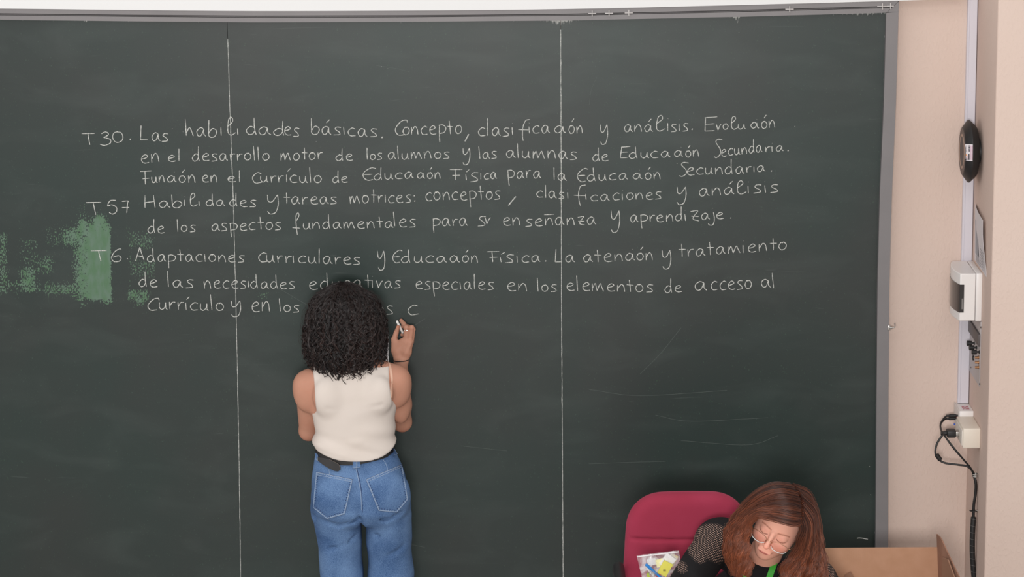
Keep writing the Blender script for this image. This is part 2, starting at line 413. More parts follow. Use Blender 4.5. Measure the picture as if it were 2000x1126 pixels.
def ribbon(px, py, wpx, y=-.0008, h=.0007, mbx=None):
    """chalk stroke on the board through photo pixels"""
    P = np.array([W(a, b, y) for a, b in zip(px, py)]); t = np.gradient(P, axis=0); t /= np.linalg.norm(t, axis=1)[:, None]+1e-9
    nrm = np.stack([-t[:, 2], 0*t[:, 0], t[:, 0]], 1); n = len(P)
    ww = (wpx/541*.5)*(np.ones(n) if np.isscalar(wpx) else 1)
    if not np.isscalar(wpx): ww = np.asarray(wpx)/541*.5
    ww = np.asarray(ww)[:, None]
    A = P-nrm*ww; B = P+nrm*ww; C = P+np.array([0, -h, 0])
    vs = np.vstack([A, C, B]); fs = []
    for i in range(n-1): fs += [(i, i+1, n+i+1, n+i), (n+i, n+i+1, 2*n+i+1, 2*n+i)]
    mbx.add(vs, fs)
# chalk lines over the panel joints
for Lf, y0 in ((L1, 76), (L2, 58)):
    mb = MB(); ys = np.linspace(y0, BOT-3, 160); ribbon(Lf(ys)+rng.normal(0, .12, 160), ys, np.clip(rng.normal(1.5 if Lf is L2 else 1.25, .25, 160), .8, 2.2), mbx=mb)
    o = mb.build('joint_line', M_seam, board, smooth=False); o['label'] = 'thin white chalk-filled vertical joint between panels'
# frame rails
def rail(name, A, B, y0, y1, m, parent=board):
    """a bar between two pixel polylines, from depth y1 (wall) to y0 (front)"""
    a = [W(*p, y0) for p in A]; b = [W(*p, y0) for p in B]; n = len(a); d = np.array([0, y1-y0, 0])
    vs = a+b+[p+d for p in a]+[p+d for p in b]; fs = []
    for i in range(n-1): fs += [(i, i+1, n+i+1, n+i), (2*n+i, 3*n+i, 3*n+i+1, 2*n+i+1), (i, 2*n+i, 2*n+i+1, i+1), (n+i, n+i+1, 3*n+i+1, 3*n+i)]
    fs += [(0, n, 3*n, 2*n), (n-1, 3*n-1, 4*n-1, 2*n-1)]
    o = MB().add(vs, fs).build(name, m, parent); return o
xs = np.linspace(-210, 1754, 60)
fr = lambda k: [(x if k < .5 else min(x, 1754-(k)*22), TO(x)+(TI(x)-TO(x))*k) for x in xs]
f1 = rail('frame_rail', fr(0), fr(.42), -.026, .018, M_frame); f1['label'] = 'upper flange of the top rail'
f2 = rail('frame_rail', fr(.60), fr(1), -.026, .018, M_frame)
rail('rail_groove', fr(.40), fr(.62), -.014, .018, M_framed)
# thin ridge in the groove
rail('groove_lip', fr(.50), fr(.535), -.019, -.014, M_frame)
ys = np.linspace(3, BOT, 60)
rail('frame_post', [(L4(y), y if i else 3) for i, y in enumerate(ys)], [(L3(y), y if i > 0 else TI(1731)) for i, y in enumerate(ys)], -.0262, .018, M_frame)
rail('frame_post', [(L0(y)-24, y) for y in ys+12], [(L0(y), y) for y in ys+12], -.0262, .018, M_frame)
rail('frame_rail', [(x, BOT-4) for x in xs], [(x, BOT+22) for x in xs], -.026, .018, M_frame)
mb = MB(); ribbon([1732, 1743.5, 1754.5], [24.5, 13.5, 3], .7, y=-.0263, h=.0002, mbx=mb); mb.build('mitre_joint', M_framed, board)
# latch stub half way down the right post
mb = MB(); p = W(1736, 640, -.028); mb.tube([p, p+np.array([.012, -.004, .001])], .005, 10); p2 = p+np.array([.012, -.004, .001])
mb.tube(crom([p2, p2+[.008, -.002, .002], p2+[.010, -.002, .012], p2+[.006, -.002, .016]], 4), .0016, 8); mb.box(p-[.004, .002, .009], p+[.006, .004, .009], .001)
mb.build('latch', M_metal, board)
# clips on the top rail
M_clip = mat('greyed_plastic', (196, 192, 190), .5)
clip_names = ['leftmost of the three together above the board middle', 'middle of the three together above the board middle', 'rightmost of the three together above the board middle',
              'alone between the trio and the corner', 'left one of the pair at the top right corner', 'rightmost, beside the mitred corner']
for (cx, cy, wd), nm in zip([(1156.5, 26.5, 15), (1189.5, 26, 15), (1228, 25.2, 15.5), (1542, 18, 16), (1723, 12.5, 19), (1739, 12, 13)], clip_names):
    mb = MB(); c = W(cx, cy, -.027); h = wd/541/2
    mb.box(c+[-h, -.003, -.0015], c+[h, .006, .0015], .0006)
    mb.box(c+[-.0014, -.008, -.008], c+[.0014, .0, .012], .0006)
    mb.tube(crom([c+[0, -.005, -.006], c+[0, -.012, -.009], c+[0, -.013, -.003]], 4), .0016, 8)
    tag(mb.build('rail_clip', M_clip), 'small white rail clip, '+nm, 'clip', 'white clips on the board rail')

# ------------------------------------------------------------------ chalk handwriting
G = {
 'a': (1.05, [[(.8, .82), (.45, 1), (.08, .58), (.22, .05), (.55, .1), (.8, .85)], [(.8, .85), (.82, .3), (1.05, .0)]]),
 'b': (.92, [[(.0, 2), (.02, 1), (.05, .1)], [(.05, .45), (.42, 1.0), (.86, .72), (.7, .1), (.3, -.06), (.06, .15)]]),
 'c': (.9, [[(.85, .88), (.5, 1.0), (.08, .55), (.3, .03), (.88, .06)]]),
 'd': (1.05, [[(.78, .85), (.42, .98), (.06, .48), (.28, .02), (.62, .1), (.8, .5)], [(.74, 2.05), (.78, .8), (.92, 0)]]),
 'e': (.98, [[(.1, .5), (.5, .58), (.8, .8), (.52, 1.02), (.14, .68), (.18, .18), (.5, -.02), (.95, .05)]]),
 'f': (.8, [[(.85, 2.05), (.52, 1.9), (.36, 1.1), (.36, 0), (.46, -.75)], [(.0, .72), (.85, .66)]]),
 'F2': (1.0, [[(.30, .9), (.60, 1.7), (.5, 2.1), (.32, 1.7), (.36, .4), (.5, -.85)], [(.0, .1), (.75, .05)]]),
 'h': (.95, [[(.0, 2), (.12, 0)], [(.12, .3), (.42, .95), (.62, .7), (.85, 0)]]),
 'i': (.35, [[(.05, 1), (.12, 0)], [(.07, 1.5), (.09, 1.53)]]),
 '!': (.3, [[(.05, 1), (.12, 0)]]),
 'j': (.4, [[(.25, 1), (.42, 0), (.3, -.8), (-.1, -.85), (-.3, -.6)], [(.15, 1.6), (.17, 1.62)]]),
 'l': (.35, [[(.03, 2), (.08, 1), (.14, 0)]]),
 '&': (.8, [[(.02, .95), (.5, 1.6), (.38, 2.1), (.12, 1.75), (.08, .45), (.36, .0), (.8, .3)]]),
 'm': (1.45, [[(.05, 1), (.1, 0)], [(.1, .35), (.38, 1), (.6, .15), (.68, .3), (.95, 1), (1.12, .6), (1.35, 0)]]),
 'n': (1.0, [[(.05, .95), (.1, 0)], [(.1, .4), (.45, 1.0), (.75, .75), (.9, 0)]]),
 'o': (1.0, [[(.6, .95), (.28, .92), (.08, .45), (.35, .02), (.75, .15), (.88, .6), (.6, .98), (.4, .85)]]),
 'p': (.98, [[(.08, 1), (.12, 0), (.22, -.95)], [(.0, .98), (.5, 1.02), (.92, .72), (.75, .2), (.15, .05)]]),
 'r': (.7, [[(.05, .95), (.14, 0)], [(.12, .4), (.35, .88), (.68, .92)]]),
 's': (.85, [[(.78, .95), (.35, .98), (.18, .72), (.62, .35), (.68, .05), (.05, -.05)]]),
 't': (.75, [[(.3, 1.7), (.38, .8), (.42, .02)], [(.0, 1.0), (.75, .95)]]),
 'u': (.95, [[(.05, .95), (.08, .3), (.35, .0), (.65, .3), (.72, .95)], [(.72, .95), (.78, .2), (.95, .0)]]),
 'v': (.8, [[(.03, .95), (.32, .0)], [(.32, .0), (.55, .6), (.8, .95)]]),
 'y': (.95, [[(.0, 1), (.1, .3), (.4, .25), (.75, 1.0)], [(.75, 1.0), (.85, .0), (.7, -.9), (.3, -1.1), (.08, -.8)]]),
 'z': (.95, [[(.1, 1.05), (.75, 1.15), (.45, .6), (.35, .2), (.9, .0)], [(.15, .55), (.85, .5)]]),
 '@': (1.15, [[(.72, .85), (.42, 1), (.06, .5), (.3, .03), (.65, .25), (.82, .92)], [(.82, .92), (.86, .25), (1.08, .03)], [(.78, 1.5), (.8, 1.53)]]),
 'C': (1.1, [[(1.05, 1.65), (.95, 1.95), (.5, 1.75), (.05, .8), (.3, .05), (.9, .1)]]),
 'E': (1.15, [[(.05, 1.85), (.02, .9), (.0, .0)], [(-.03, 1.85), (1.1, 1.95)], [(.03, .95), (.85, 1.0)], [(.0, .0), (.85, .02)]]),
 '3E': (1.15, [[(1.1, 1.75), (.7, 1.85), (.12, 1.2), (.05, .5), (.4, .0), (.85, .1)], [(.1, .85), (.8, .9)]]),
 'F': (1.25, [[(-.05, 1.8), (1.15, 1.85)], [(.45, 1.8), (.48, 1), (.5, .0)], [(.2, .78), (.95, .85)]]),
 'T': (1.2, [[(-.05, 1.45), (1.2, 1.5)], [(.55, 1.5), (.62, .8), (.72, 0)]]),
 'L': (1.0, [[(.1, 1.85), (.05, .9), (.0, .0)], [(.0, .0), (.85, .02)]]),
 'H': (1.25, [[(.02, 1.8), (.0, .0)], [(.9, 1.8), (1.05, .0)], [(.05, .75), (1.0, .85)]]),
 'A': (1.25, [[(.0, .0), (.2, .9), (.45, 1.95)], [(.45, 1.95), (.75, 1.0), (1.1, .1)], [(.2, .75), (.9, .6)]]),
 'S': (1.1, [[(1.1, 1.9), (.6, 2.0), (.35, 1.65), (.85, .9), (.9, .3), (.5, -.1), (.2, .0)]]),
 '3': (.95, [[(.1, 1.5), (.5, 1.75), (.75, 1.4), (.4, 1.05), (.35, 1.0), (.9, .75), (.9, .25), (.4, -.05), (.0, .1)]]),
 '0': (1.15, [[(.6, 1.6), (.2, 1.4), (.05, .8), (.25, .2), (.6, .05), (1.0, .35), (1.1, .9), (.9, 1.45), (.5, 1.55)]]),
 '5': (1.0, [[(.95, 1.65), (.35, 1.6), (.05, .95), (.5, 1.1), (1.0, .75), (.95, .2), (.55, -.05), (.2, .15)]]),
 '7': (.9, [[(.0, 1.55), (.75, 1.6), (.7, 1.3), (.6, .0)], [(.0, .72), (.9, .75)]]),
 '6': (1.0, [[(.95, 1.65), (.75, 1.7), (.3, 1.3), (.02, .5), (.3, .02), (.8, .1), (.95, .5), (.7, .8), (.15, .6)]]),
 '.': (.2, [[(.05, .05), (.1, .0), (.14, .06), (.07, .08)]]),
}
ACC = {'á': 'a', 'ó': 'o', 'í': '!', 'ñ': 'n'}
def write(mbx, text, x0, x1, yb0, yb1, xh, wpx=1.5):
    seq = []; i = 0
    while i < len(text):
        t = text[i]
        if t == '^': seq.append('3E'); 
        elif t == '%': seq.append('F2')
        else: seq.append(t)
        i += 1
    gap = .18; tot = sum(G[ACC.get(c, c)][0] for c in seq)+gap*(len(seq)-1)
    last = G[ACC.get(seq[-1], seq[-1])][0]
    sx = (x1-x0)/tot; pen = 0
    for c in seq:
        wd, st = G[ACC.get(c, c)]; st = [list(s_) for s_ in st]
        if c in 'áóí': st.append([(wd*.5+.0, 1.42), (wd*.5+.32, 1.85)])
        if c == 'ñ': st.append([(-.1, 1.5), (1.0, 1.55)])
        jx, jy = random.uniform(-.04, .04), random.uniform(-.05, .05); sc = random.uniform(.94, 1.07); sl = random.uniform(-.03, .06)
        for s_ in st:
            k = 2 if len(s_) == 2 and abs(s_[0][0]-s_[1][0]) < .03 and abs(s_[0][1]-s_[1][1]) < .05 else 6
            q = crom(s_, k); X = pen+jx+q[:, 0]+sl*q[:, 1]; Yv = q[:, 1]*sc+jy
            px = x0+X*sx; base = yb0+(yb1-yb0)*np.clip((px-x0)/max(x1-x0, 1), 0, 1); py = base-Yv*xh
            n = len(px); ww = wpx*np.clip(1+.16*np.sin(np.arange(n)*.9+random.random()*6)+rng.normal(0, .03, n), .7, 1.3); ww[0] *= .7; ww[-1] *= .7
            ribbon(px, py, ww, mbx=mbx)
        pen += wd+gap
lines = [
 [('T', 161.5, 185.5, 282, 282, 14.5), ('3', 196, 217, 283, 283, 15.5), ('0', 220, 242, 278.5, 278.5, 13), ('.', 253, 255, 273, 273, 14), ('Las', 275, 330, 273.5, 275, 15.5),
  ('hab', 362, 423, 265, 267, 16.5), ('i', 431, 435, 265, 265, 16), ('&', 443, 460, 264, 264, 16.5), ('!', 463, 466, 263, 263, 12), ('d', 479.5, 503, 263, 264, 15.5), ('a', 505, 530, 263, 263, 16), ('d', 533, 558, 264, 264, 14), ('es', 554, 585, 263, 266.5, 15.5),
  ('básicas', 608, 737, 261, 267, 16), ('.', 744, 749, 268, 268, 22), ('C', 771, 797, 263.5, 263.5, 16), ('oncepto', 785, 903, 263, 261.5, 16.5), ('clas', 932.6, 995, 265, 265.5, 16.5), ('i', 999, 1004, 264, 264, 15), ('f', 1012, 1032, 263, 263, 15.5),
  ('i', 1032, 1037, 261, 261, 13), ('ca', 1040, 1074, 261, 260, 14.5), ('@', 1082, 1107, 260, 259.5, 14.5), ('ón', 1110, 1139, 261, 260, 15), ('y', 1171.5, 1188, 261, 261, 18.5), ('aná', 1218.7, 1275, 257.5, 257, 13.5), ('&', 1280, 1299, 256.5, 256, 14), ('isis', 1303, 1344, 256, 256, 15), ('.', 1350, 1353.5, 254.5, 254, 22),
  ('E', 1377, 1402, 255.5, 255, 14.5), ('vo', 1399, 1423, 254, 253, 12), ('&', 1427, 1441, 252, 252, 12.5), ('u', 1440, 1456, 252, 251, 11), ('@', 1466, 1484, 250, 250, 11.5), ('ón', 1486, 1515, 250.5, 249, 13.5)],
 [('en', 275, 312.5, 318, 316, 16.5), ('el', 327.6, 353, 314.5, 314, 12), ('desarrollo', 374, 528, 314.5, 312.5, 14), ('motor', 547, 630, 313.5, 311, 13.5), ('de', 655.5, 690, 313.5, 313, 12), ('los', 715.4, 747, 311.5, 311, 11.5), ('alumnos', 757, 879, 311, 309, 13),
  ('y', 904, 920, 305, 305, 15.5), ('las', 935, 971.7, 310, 309, 13), ('alumnas', 987.7, 1127, 308, 310.5, 14.5), ('de', 1156.4, 1189, 315.5, 313, 13), ('E', 1211.8, 1230, 307.5, 307.5, 10.5), ('duca', 1228, 1309, 309, 307, 12), ('@', 1316, 1335, 306.5, 306, 11.5), ('ón', 1338, 1365.5, 307, 306, 12.5),
  ('S', 1391.4, 1410, 306, 306, 16), ('ecunda', 1408, 1489, 305.5, 297, 13), ('ria', 1494, 1530, 297, 294.5, 11), ('.', 1538, 1541, 294, 294, 16)],
 [('F', 274.4, 298, 359.5, 359, 14.5), ('un', 296, 322, 356.5, 356, 12), ('@', 326, 346, 355.5, 355, 12), ('ón', 349, 382, 356, 356, 14), ('en', 393.7, 424.5, 355, 355.5, 14), ('el', 443, 471, 355, 355, 11), ('c', 492, 512, 358.6, 358, 20), ('urrículo', 508, 630, 355, 357, 14), ('de', 648.8, 680, 357, 356, 11.5),
  ('^', 708.3, 735, 351.5, 351.5, 13.5), ('duca', 729, 808, 351.5, 348, 12), ('@', 814, 831, 348, 348, 11), ('ón', 834, 861, 348.5, 348, 12.5), ('F', 879.3, 905, 351, 351.5, 11), ('í', 909, 914, 352, 352, 12), ('s', 918, 936, 354, 353, 16), ('ica', 938, 970, 350, 348.5, 12), ('para', 991, 1056, 348, 347.5, 14.5), ('la', 1080, 1106.7, 351.5, 353, 13),
  ('^', 1127.6, 1150, 354.5, 354.5, 14.5), ('duca', 1147, 1226, 354, 350, 12.5), ('@', 1236, 1256, 350, 349, 12), ('ón', 1259, 1291, 350, 349, 13), ('S', 1322.7, 1343, 343.5, 343.5, 12.5), ('ecunda', 1340, 1453, 341.8, 338, 13.5), ('r!a', 1457, 1495, 337, 334.5, 11.5), ('.', 1505, 1507.5, 334, 334, 14)],
 [('T', 169.5, 198.3, 419, 419, 17.5), ('5', 209.5, 228, 417, 417, 15), ('7', 238, 252, 415, 415, 15.5), ('H', 283.6, 307, 405.6, 405, 13.5), ('ab', 309, 356, 404.5, 405, 13), ('i', 360, 363, 402, 402, 12), ('&', 370, 385, 402, 402, 12), ('!', 388, 392, 402, 402, 10), ('da', 402, 440, 401.5, 401.5, 11.5), ('des', 447, 501.3, 401.5, 404, 12.5),
  ('y', 521.7, 546.6, 398, 398, 18), ('tareas', 552.8, 659.4, 398.5, 398, 13.5), ('motr!ces', 682.5, 803.3, 397.5, 394.5, 15), ('.', 808, 811, 393, 393, 14), ('.', 807, 810, 382.5, 382.5, 14), ('conceptos', 830.4, 978, 391.5, 388.5, 15.5), ('clas', 1047, 1103, 384, 388, 12.5), ('i', 1108, 1112, 387, 387, 12), ('f', 1120, 1143, 391, 391, 14),
  ('i', 1143, 1147, 390, 390, 11), ('ca', 1153, 1190, 392, 391.5, 12), ('ciones', 1196, 1292.9, 391, 388, 13), ('y', 1321, 1341.6, 381, 381, 16.5), ('aná', 1365, 1434, 383.5, 379, 14), ('&', 1438, 1457, 379, 378, 13), ('isis', 1460, 1521, 377, 374.5, 14.5)],
 [('de', 288, 322, 455, 454, 12.5), ('los', 345.7, 382.4, 452, 452, 12.5), ('aspectos', 411.8, 550.3, 451, 447.5, 14), ('%', 571.7, 592, 446, 446, 14.5), ('undamenta', 591, 768, 447.5, 444.5, 13), ('l', 769, 776, 441, 441, 15), ('es', 778, 812.6, 443, 443, 14.5), ('para', 845, 913.4, 441.5, 440.5, 14), ('s', 933, 950, 441, 441, 18), ('v', 947, 958, 437, 437, 13),
  ('en', 982, 1018, 439, 439.5, 14.5), ('señanza', 1025, 1164.5, 441, 438, 14.5), ('y', 1193, 1212.5, 432, 432, 19), ('aprendi', 1230.6, 1343, 434, 431, 13), ('z', 1347, 1367, 431.5, 431.5, 17), ('aje', 1369, 1414, 429.5, 426, 12.5), ('.', 1426, 1428, 426, 426, 14)],
 [('T', 180.5, 209.7, 510, 510, 13.8), ('6', 217.8, 237.8, 511, 511, 15), ('.', 248, 250, 506, 506, 12), ('A', 265, 284, 510, 509.5, 14), ('daptac!ones', 287, 477.7, 510.5, 511, 13.5), ('c', 503, 522, 512, 512, 17), ('urriculares', 520, 705, 512, 516, 14), ('y', 737, 753, 507, 507, 19), ('^', 766.7, 786, 512.5, 512.5, 13), ('duca', 783, 872, 512.5, 512, 12.5), ('@', 878, 899, 512, 512, 13), ('ón', 902, 933.6, 512, 513, 13.5),
  ('F', 951.8, 977, 511, 511, 11.5), ('í', 977, 984, 512, 512, 11), ('s', 986, 1004, 512.5, 512.5, 16), ('ica', 1009, 1055, 512, 511, 13), ('.', 1064, 1067.5, 510.5, 510.5, 16), ('L', 1084, 1100, 511, 511, 14), ('a', 1103, 1122, 512, 512, 13), ('aten', 1138, 1217, 512, 510, 14.5), ('@', 1221, 1242, 509, 508, 13.5), ('ón', 1242, 1275.4, 507.5, 507.5, 14.5),
  ('y', 1293.5, 1313, 505, 505, 18), ('tratamiento', 1325.5, 1537.6, 502, 487, 14.5)],
 [('de', 270, 307.8, 560, 559.5, 14), ('las', 326.5, 378, 560, 561, 14.5), ('neces', 398.4, 482, 563, 562, 14), ('i', 484, 487, 561, 561, 12), ('dades', 489, 577, 562.5, 563.5, 13), ('educat', 602.6, 726, 565, 561.5, 15), ('ivas', 726, 782.7, 561, 562, 14), ('espec!ales', 811, 964.6, 564, 565, 14.5), ('en', 989, 1031, 566.5, 568.5, 15), ('los', 1048.8, 1087.8, 568.5, 568.5, 13),
  ('elementos', 1106, 1276.4, 566.5, 570, 14.5), ('de', 1297.7, 1331.9, 571, 569.5, 13), ('a', 1354.9, 1379.8, 566, 566, 16), ('cceso', 1388, 1470, 566.5, 563.5, 16), ('al', 1485, 1515, 560, 562, 15)],
 [('C', 287.5, 311, 605.5, 605.5, 12.5), ('urrículo', 309, 439, 603.5, 606, 15), ('y', 450.6, 472, 602, 602, 14), ('en', 490.7, 528.6, 607, 608, 18), ('los', 545, 585.5, 608, 608.5, 13), ('e', 601.5, 618, 609, 609, 16), ('os', 734, 769, 612, 613, 15), ('c', 795.5, 818, 615, 613, 18)],
]
extra = {0: [(915.5, 262, 908, 276)], 3: [(1007.5, 383.4, 993, 401)]}
names = ['first chalk line, beginning T 30 Las habilidades', 'second chalk line, beginning en el desarrollo', 'third chalk line, beginning Función en el currículo', 'fourth chalk line, beginning T 57 Habilidades', 'fifth chalk line, beginning de los aspectos', 'sixth chalk line, beginning T 6 Adaptaciones', 'seventh chalk line, beginning de las necesidades', 'eighth unfinished chalk line, ending in a lone c']
for i, (ln, nm) in enumerate(zip(lines, names)):
    mb = MB(); last = None; first = True
    for wd in ln+[None]:
        if mb.v and (wd is None or (wd[1]-last > 7 and wd[0] != '.')):
            o = mb.build('handwritten_word', M_chalk, board, smooth=False); mb = MB()
        if wd is None: break
        write(mb, *wd); last = wd[2]
        for a, b, c, d in extra.get(i, []):
            if wd[0] in ('oncepto', 'conceptos'):
                q = np.linspace(0, 1, 5); ribbon(a+(c-a)*q, b+(d-b)*q, 2.1, mbx=mb)
mb = MB()
q = crom([(1674, 1050.5), (1681, 1050), (1695, 1052.5)], 5); ribbon(q[:, 0], q[:, 1], 1.8, mbx=mb)
for a, b in [(254, 273), (336, 251), (357, 257), (1552, 247), (745, 130), (757, 134), (617, 276), (1698, 910), (1700, 965), (1443, 63), (1552, 246), (1322, 319)]:
    ribbon([a, a+.9], [b, b+.5], .9, mbx=mb)
mb.build('chalk_mark', M_chalk, board, smooth=False)['kind'] = 'stuff'
M_scr = mat('faint_scratch', (84, 92, 88), .8)
mb = MB()
for pts in ([(735, 128), (770, 133), (800, 140)], [(1166, 150), (1155, 175), (1151, 205)], [(540, 560), (610, 600), (650, 612)], [(760, 655), (800, 640), (830, 622)], [(1250, 730), (1290, 690), (1330, 640)], [(800, 1062), (830, 1068)],
            [(1150, 760), (1250, 772), (1420, 762)], [(1280, 810), (1350, 822), (1500, 815)], [(1330, 860), (1460, 868), (1520, 850)], [(900, 870), (990, 880)], [(1150, 905), (1300, 900)]):
    q = crom(pts, 8); ribbon(q[:, 0], q[:, 1], .55, y=-.0004, h=.0001, mbx=mb)
mb.build('scratch', M_scr, board, smooth=False)['kind'] = 'stuff'
# ------------------------------------------------------------------ draping helpers
def drape_poly(bvh, poly, off, thick=0.0, rings=8, sub=10, edge=0.0):
    """a patch that follows the surface, outlined by photo pixels"""
    P = []
    for i in range(len(poly)):
        a, b = np.array(poly[i], float), np.array(poly[(i+1) % len(poly)], float)
        P += [a+(b-a)*t/sub for t in range(sub)]
    P = np.array(P); c = P.mean(0); n = len(P); V = [hit(bvh, c[0], c[1], off+thick)[0]]; F_ = []
    for k in range(1, rings+1):
        for p in P: q = c+(p-c)*k/rings; V.append(hit(bvh, q[0], q[1], off+thick)[0])
    for p in P: V.append(hit(bvh, p[0], p[1], off-.001)[0])
    for j in range(n): F_.append((0, 1+j, 1+(j+1) % n))
    for k in range(rings):
        for j in range(n): a = 1+k*n; b = a+n; F_.append((a+j, b+j, b+(j+1) % n, a+(j+1) % n))
    return V, F_
def drape_line(mb, bvh, pts, r, off=0.0, k=6, straight=False, n=6):
    P = np.array(pts, float)
    if straight:
        q = [];
        for a, b in zip(P[:-1], P[1:]): q += [a+(b-a)*t/k for t in range(k)]
        P = np.array(q+[P[-1]])
    else: P = crom(P, k)
    mb.tube([hit(bvh, a, b, off)[0] for a, b in P], r, n)
def obj_bvh(o):
    me = o.data; return BVHTree.FromPolygons([v.co.copy() for v in me.vertices], [tuple(p.vertices) for p in me.polygons])

# ------------------------------------------------------------------ things on the right wall
tr_ = lambda y: (1891-.0262*y, 1914-.0262*y)
mb = MB(); ys = np.array([-60., 200, 400, 600, 787])
rows = []
for y in ys:
    a, b = tr_(y); rows.append((W(a, y, .012), W(b-1.0, y, .012)))
prof = []
for l, r in rows:
    r = np.array([X_SIDE-.0015, r[1], l[2]*0+r[2]])
    for t, d in ((0, .022), (0, .003), (.06, 0), (.19, 0), (.2, .0012), (.215, .0012), (.225, 0), (.94, 0), (1, .003), (1, .022)):
        p = l+(r-l)*t; prof.append((p[0], .012+d, p[2]))
k = 10; fs = []
for i in range(len(rows)-1):
    for j in range(k): fs.append((i*k+j, i*k+(j+1) % k, (i+1)*k+(j+1) % k, (i+1)*k+j))
fs += [tuple(range(k)), tuple((len(rows)-1)*k+j for j in range(k))]
tag(mb.add(prof, fs).build('cable_trunking', M_trunk, smooth=False), 'long white cable trunking running down the corner of the walls', 'trunking')
# round wall device
ac = WX(1912, 294, X_SIDE); ac[1] = -.10; ac[2] = WX(1896, 294, X_SIDE-.03)[2]
ap = empty('wall_speaker', ac, 'black round disc-shaped device on the side wall, white sticker on its rim', 'speaker')
body = MB().lathe([(.0, .045), (.012, .045), (.0125, .086), (.018, .093), (.037, .111), (.040, .1115), (.043, .110), (.060, .087), (.062, .084), (.0622, .068)], ac, (-1, 0, 0), 64).build('housing', M_black, ap)
MB().lathe([(.0610, .0825), (.0628, .0815), (.0629, .02)], ac, (-1, 0, 0), 64).build('face', mat('taupe_face', (88, 74, 70), .5), ap)['label'] = 'flat taupe front face'
MB().lathe([(.0620, .062), (.0638, .0610), (.0638, .0535), (.0625, .053)], ac, (-1, 0, 0), 64).build('ring', mat('beige_ring', (168, 140, 124), .5), ap)['label'] = 'thin beige ring on the front face'
MB().lathe([(.0630, .0535), (.0633, .052)], ac, (-1, 0, 0), 48).build('grille', mat('dark_grille', (98, 88, 84), .8), ap)
bv = obj_bvh(body)
stk = MB().add(*drape_poly(bv, [(1885.5, 281.2), (1900, 282), (1899.6, 314.5), (1884.6, 313.2)], .0006, .0002, 4, 6)).build('sticker', mat('sticker_white', (226, 220, 224), .5), ap)
stk['label'] = 'white sticker reading UAT 2424'
sc_ = lambda X, Y: (1861.2+X/7.5, 220+Y/7.5)
def sl(col, name, strokes, r=.00055, lab=None):
    mb = MB()
    for s_ in strokes: drape_line(mb, bv, [sc_(*p) for p in s_], r, .0012, 3, True, 5)
    mb.build(name, col, ap)
Mr, Mo, Mk, Mm = mat('ink_red', (170, 40, 60), .6), mat('ink_orange', (236, 150, 40), .6), mat('ink_dark', (50, 40, 50), .6), mat('ink_magenta', (186, 110, 150), .6)
sl(Mk, 'sticker_print', [[(196, 690), (212, 690), (215, 680), (212, 668), (196, 668)], [(237, 570), (234, 560), (240, 548), (250, 570), (250, 549)], [(250, 530), (234, 530), (244, 545), (244, 525)],
   [(237, 520), (234, 510), (240, 500), (250, 520), (250, 500)], [(250, 483), (234, 483), (244, 497), (244, 480)], [(200, 570), (212, 560), (200, 552)], [(206, 545), (206, 478)]], .0008)
sl(Mk, 'sticker_print', [[(235, 690), (235, 605)], [(243, 690), (243, 605)]], .0011)
sl(Mr, 'sticker_print', [[(214, 662), (198, 650), (214, 638)], [(208, 657), (208, 643)]], .001)
sl(Mo, 'sticker_print', [[(198, 630), (198, 606)], [(198, 618), (214, 618)]], .001)
sl(Mm, 'sticker_print', [[(262, 690), (262, 480)], [(273, 690), (273, 480)], [(286, 690), (286, 480)]], .0006)
# leaflet
def side_quad(px, d=.002):  # photo pixels on the side wall
    return [WX(a, b, X_SIDE-d) for a, b in px]
tl, tr, bl, br = WX(1904.5, 397, X_SIDE-.004), WX(1919.5, 430, X_SIDE-.012), WX(1903.5, 507, X_SIDE-.004), WX(1925, 541, X_SIDE-.003)
mb = MB(); n = 9; V = []
for i in range(n):
    for j in range(n):
        u, v = j/(n-1), i/(n-1); p = (tl*(1-u)+tr*u)*(1-v)+(bl*(1-u)+br*u)*v; p[0] -= .004*math.sin(3.1*u)*(1-v)+.003*math.sin(5*v)*u; V.append(p)
V2 = [p+np.array([.0008, 0, 0]) for p in V]; fs = []
for i in range(n-1):
    for j in range(n-1):
        a = i*n+j; fs += [(a, a+1, a+n+1, a+n), (a+n*n, a+n+n*n, a+n+1+n*n, a+1+n*n)]
rim = [j for j in range(n)]+[i*n+n-1 for i in range(1, n)]+[(n-1)*n+j for j in range(n-2, -1, -1)]+[i*n for i in range(n-2, 0, -1)]
for a, b in zip(rim, rim[1:]+rim[:1]): fs.append((a, b, b+n*n, a+n*n))
leaf = mb.add(V+V2, fs).build('leaflet', mat('paper', (212, 206, 208), .7))
tag(leaf, 'printed paper leaflet taped to the side wall, lower corner curling', 'paper')
mb = MB(); Pq = lambda u, v: ((tl*(1-u)+tr*u)*(1-v)+(bl*(1-u)+br*u)*v)-np.array([.0013+.004*math.sin(3.1*u)*(1-v)-.003*math.sin(5*v)*u*-1*-1, 0, 0])
[mb.add([Pq(a, b), Pq(a+.1, b), Pq(a+.1, b+.12), Pq(a, b+.12)], [(0, 1, 2, 3)]) for a in (.12, .22, .32) for b in (.24, .36, .48, .60, .72)]; mb.build('printed_picture', mat('print_grey', (150, 150, 156), .7), leaf, smooth=False)
mb = MB()
for v in np.linspace(.2, .9, 15):
    mb.add([Pq(.6, v), Pq(.92, v+.01), Pq(.92, v+.022), Pq(.6, v+.012)], [(0, 1, 2, 3)])
for v in (.86, .89, .92, .95): mb.add([Pq(.15, v), Pq(.55, v), Pq(.55, v+.01), Pq(.15, v+.01)], [(0, 1, 2, 3)])
o = mb.build('printed_text', mat('print_dark', (130, 126, 132), .7), leaf, smooth=False); o['kind'] = 'stuff'
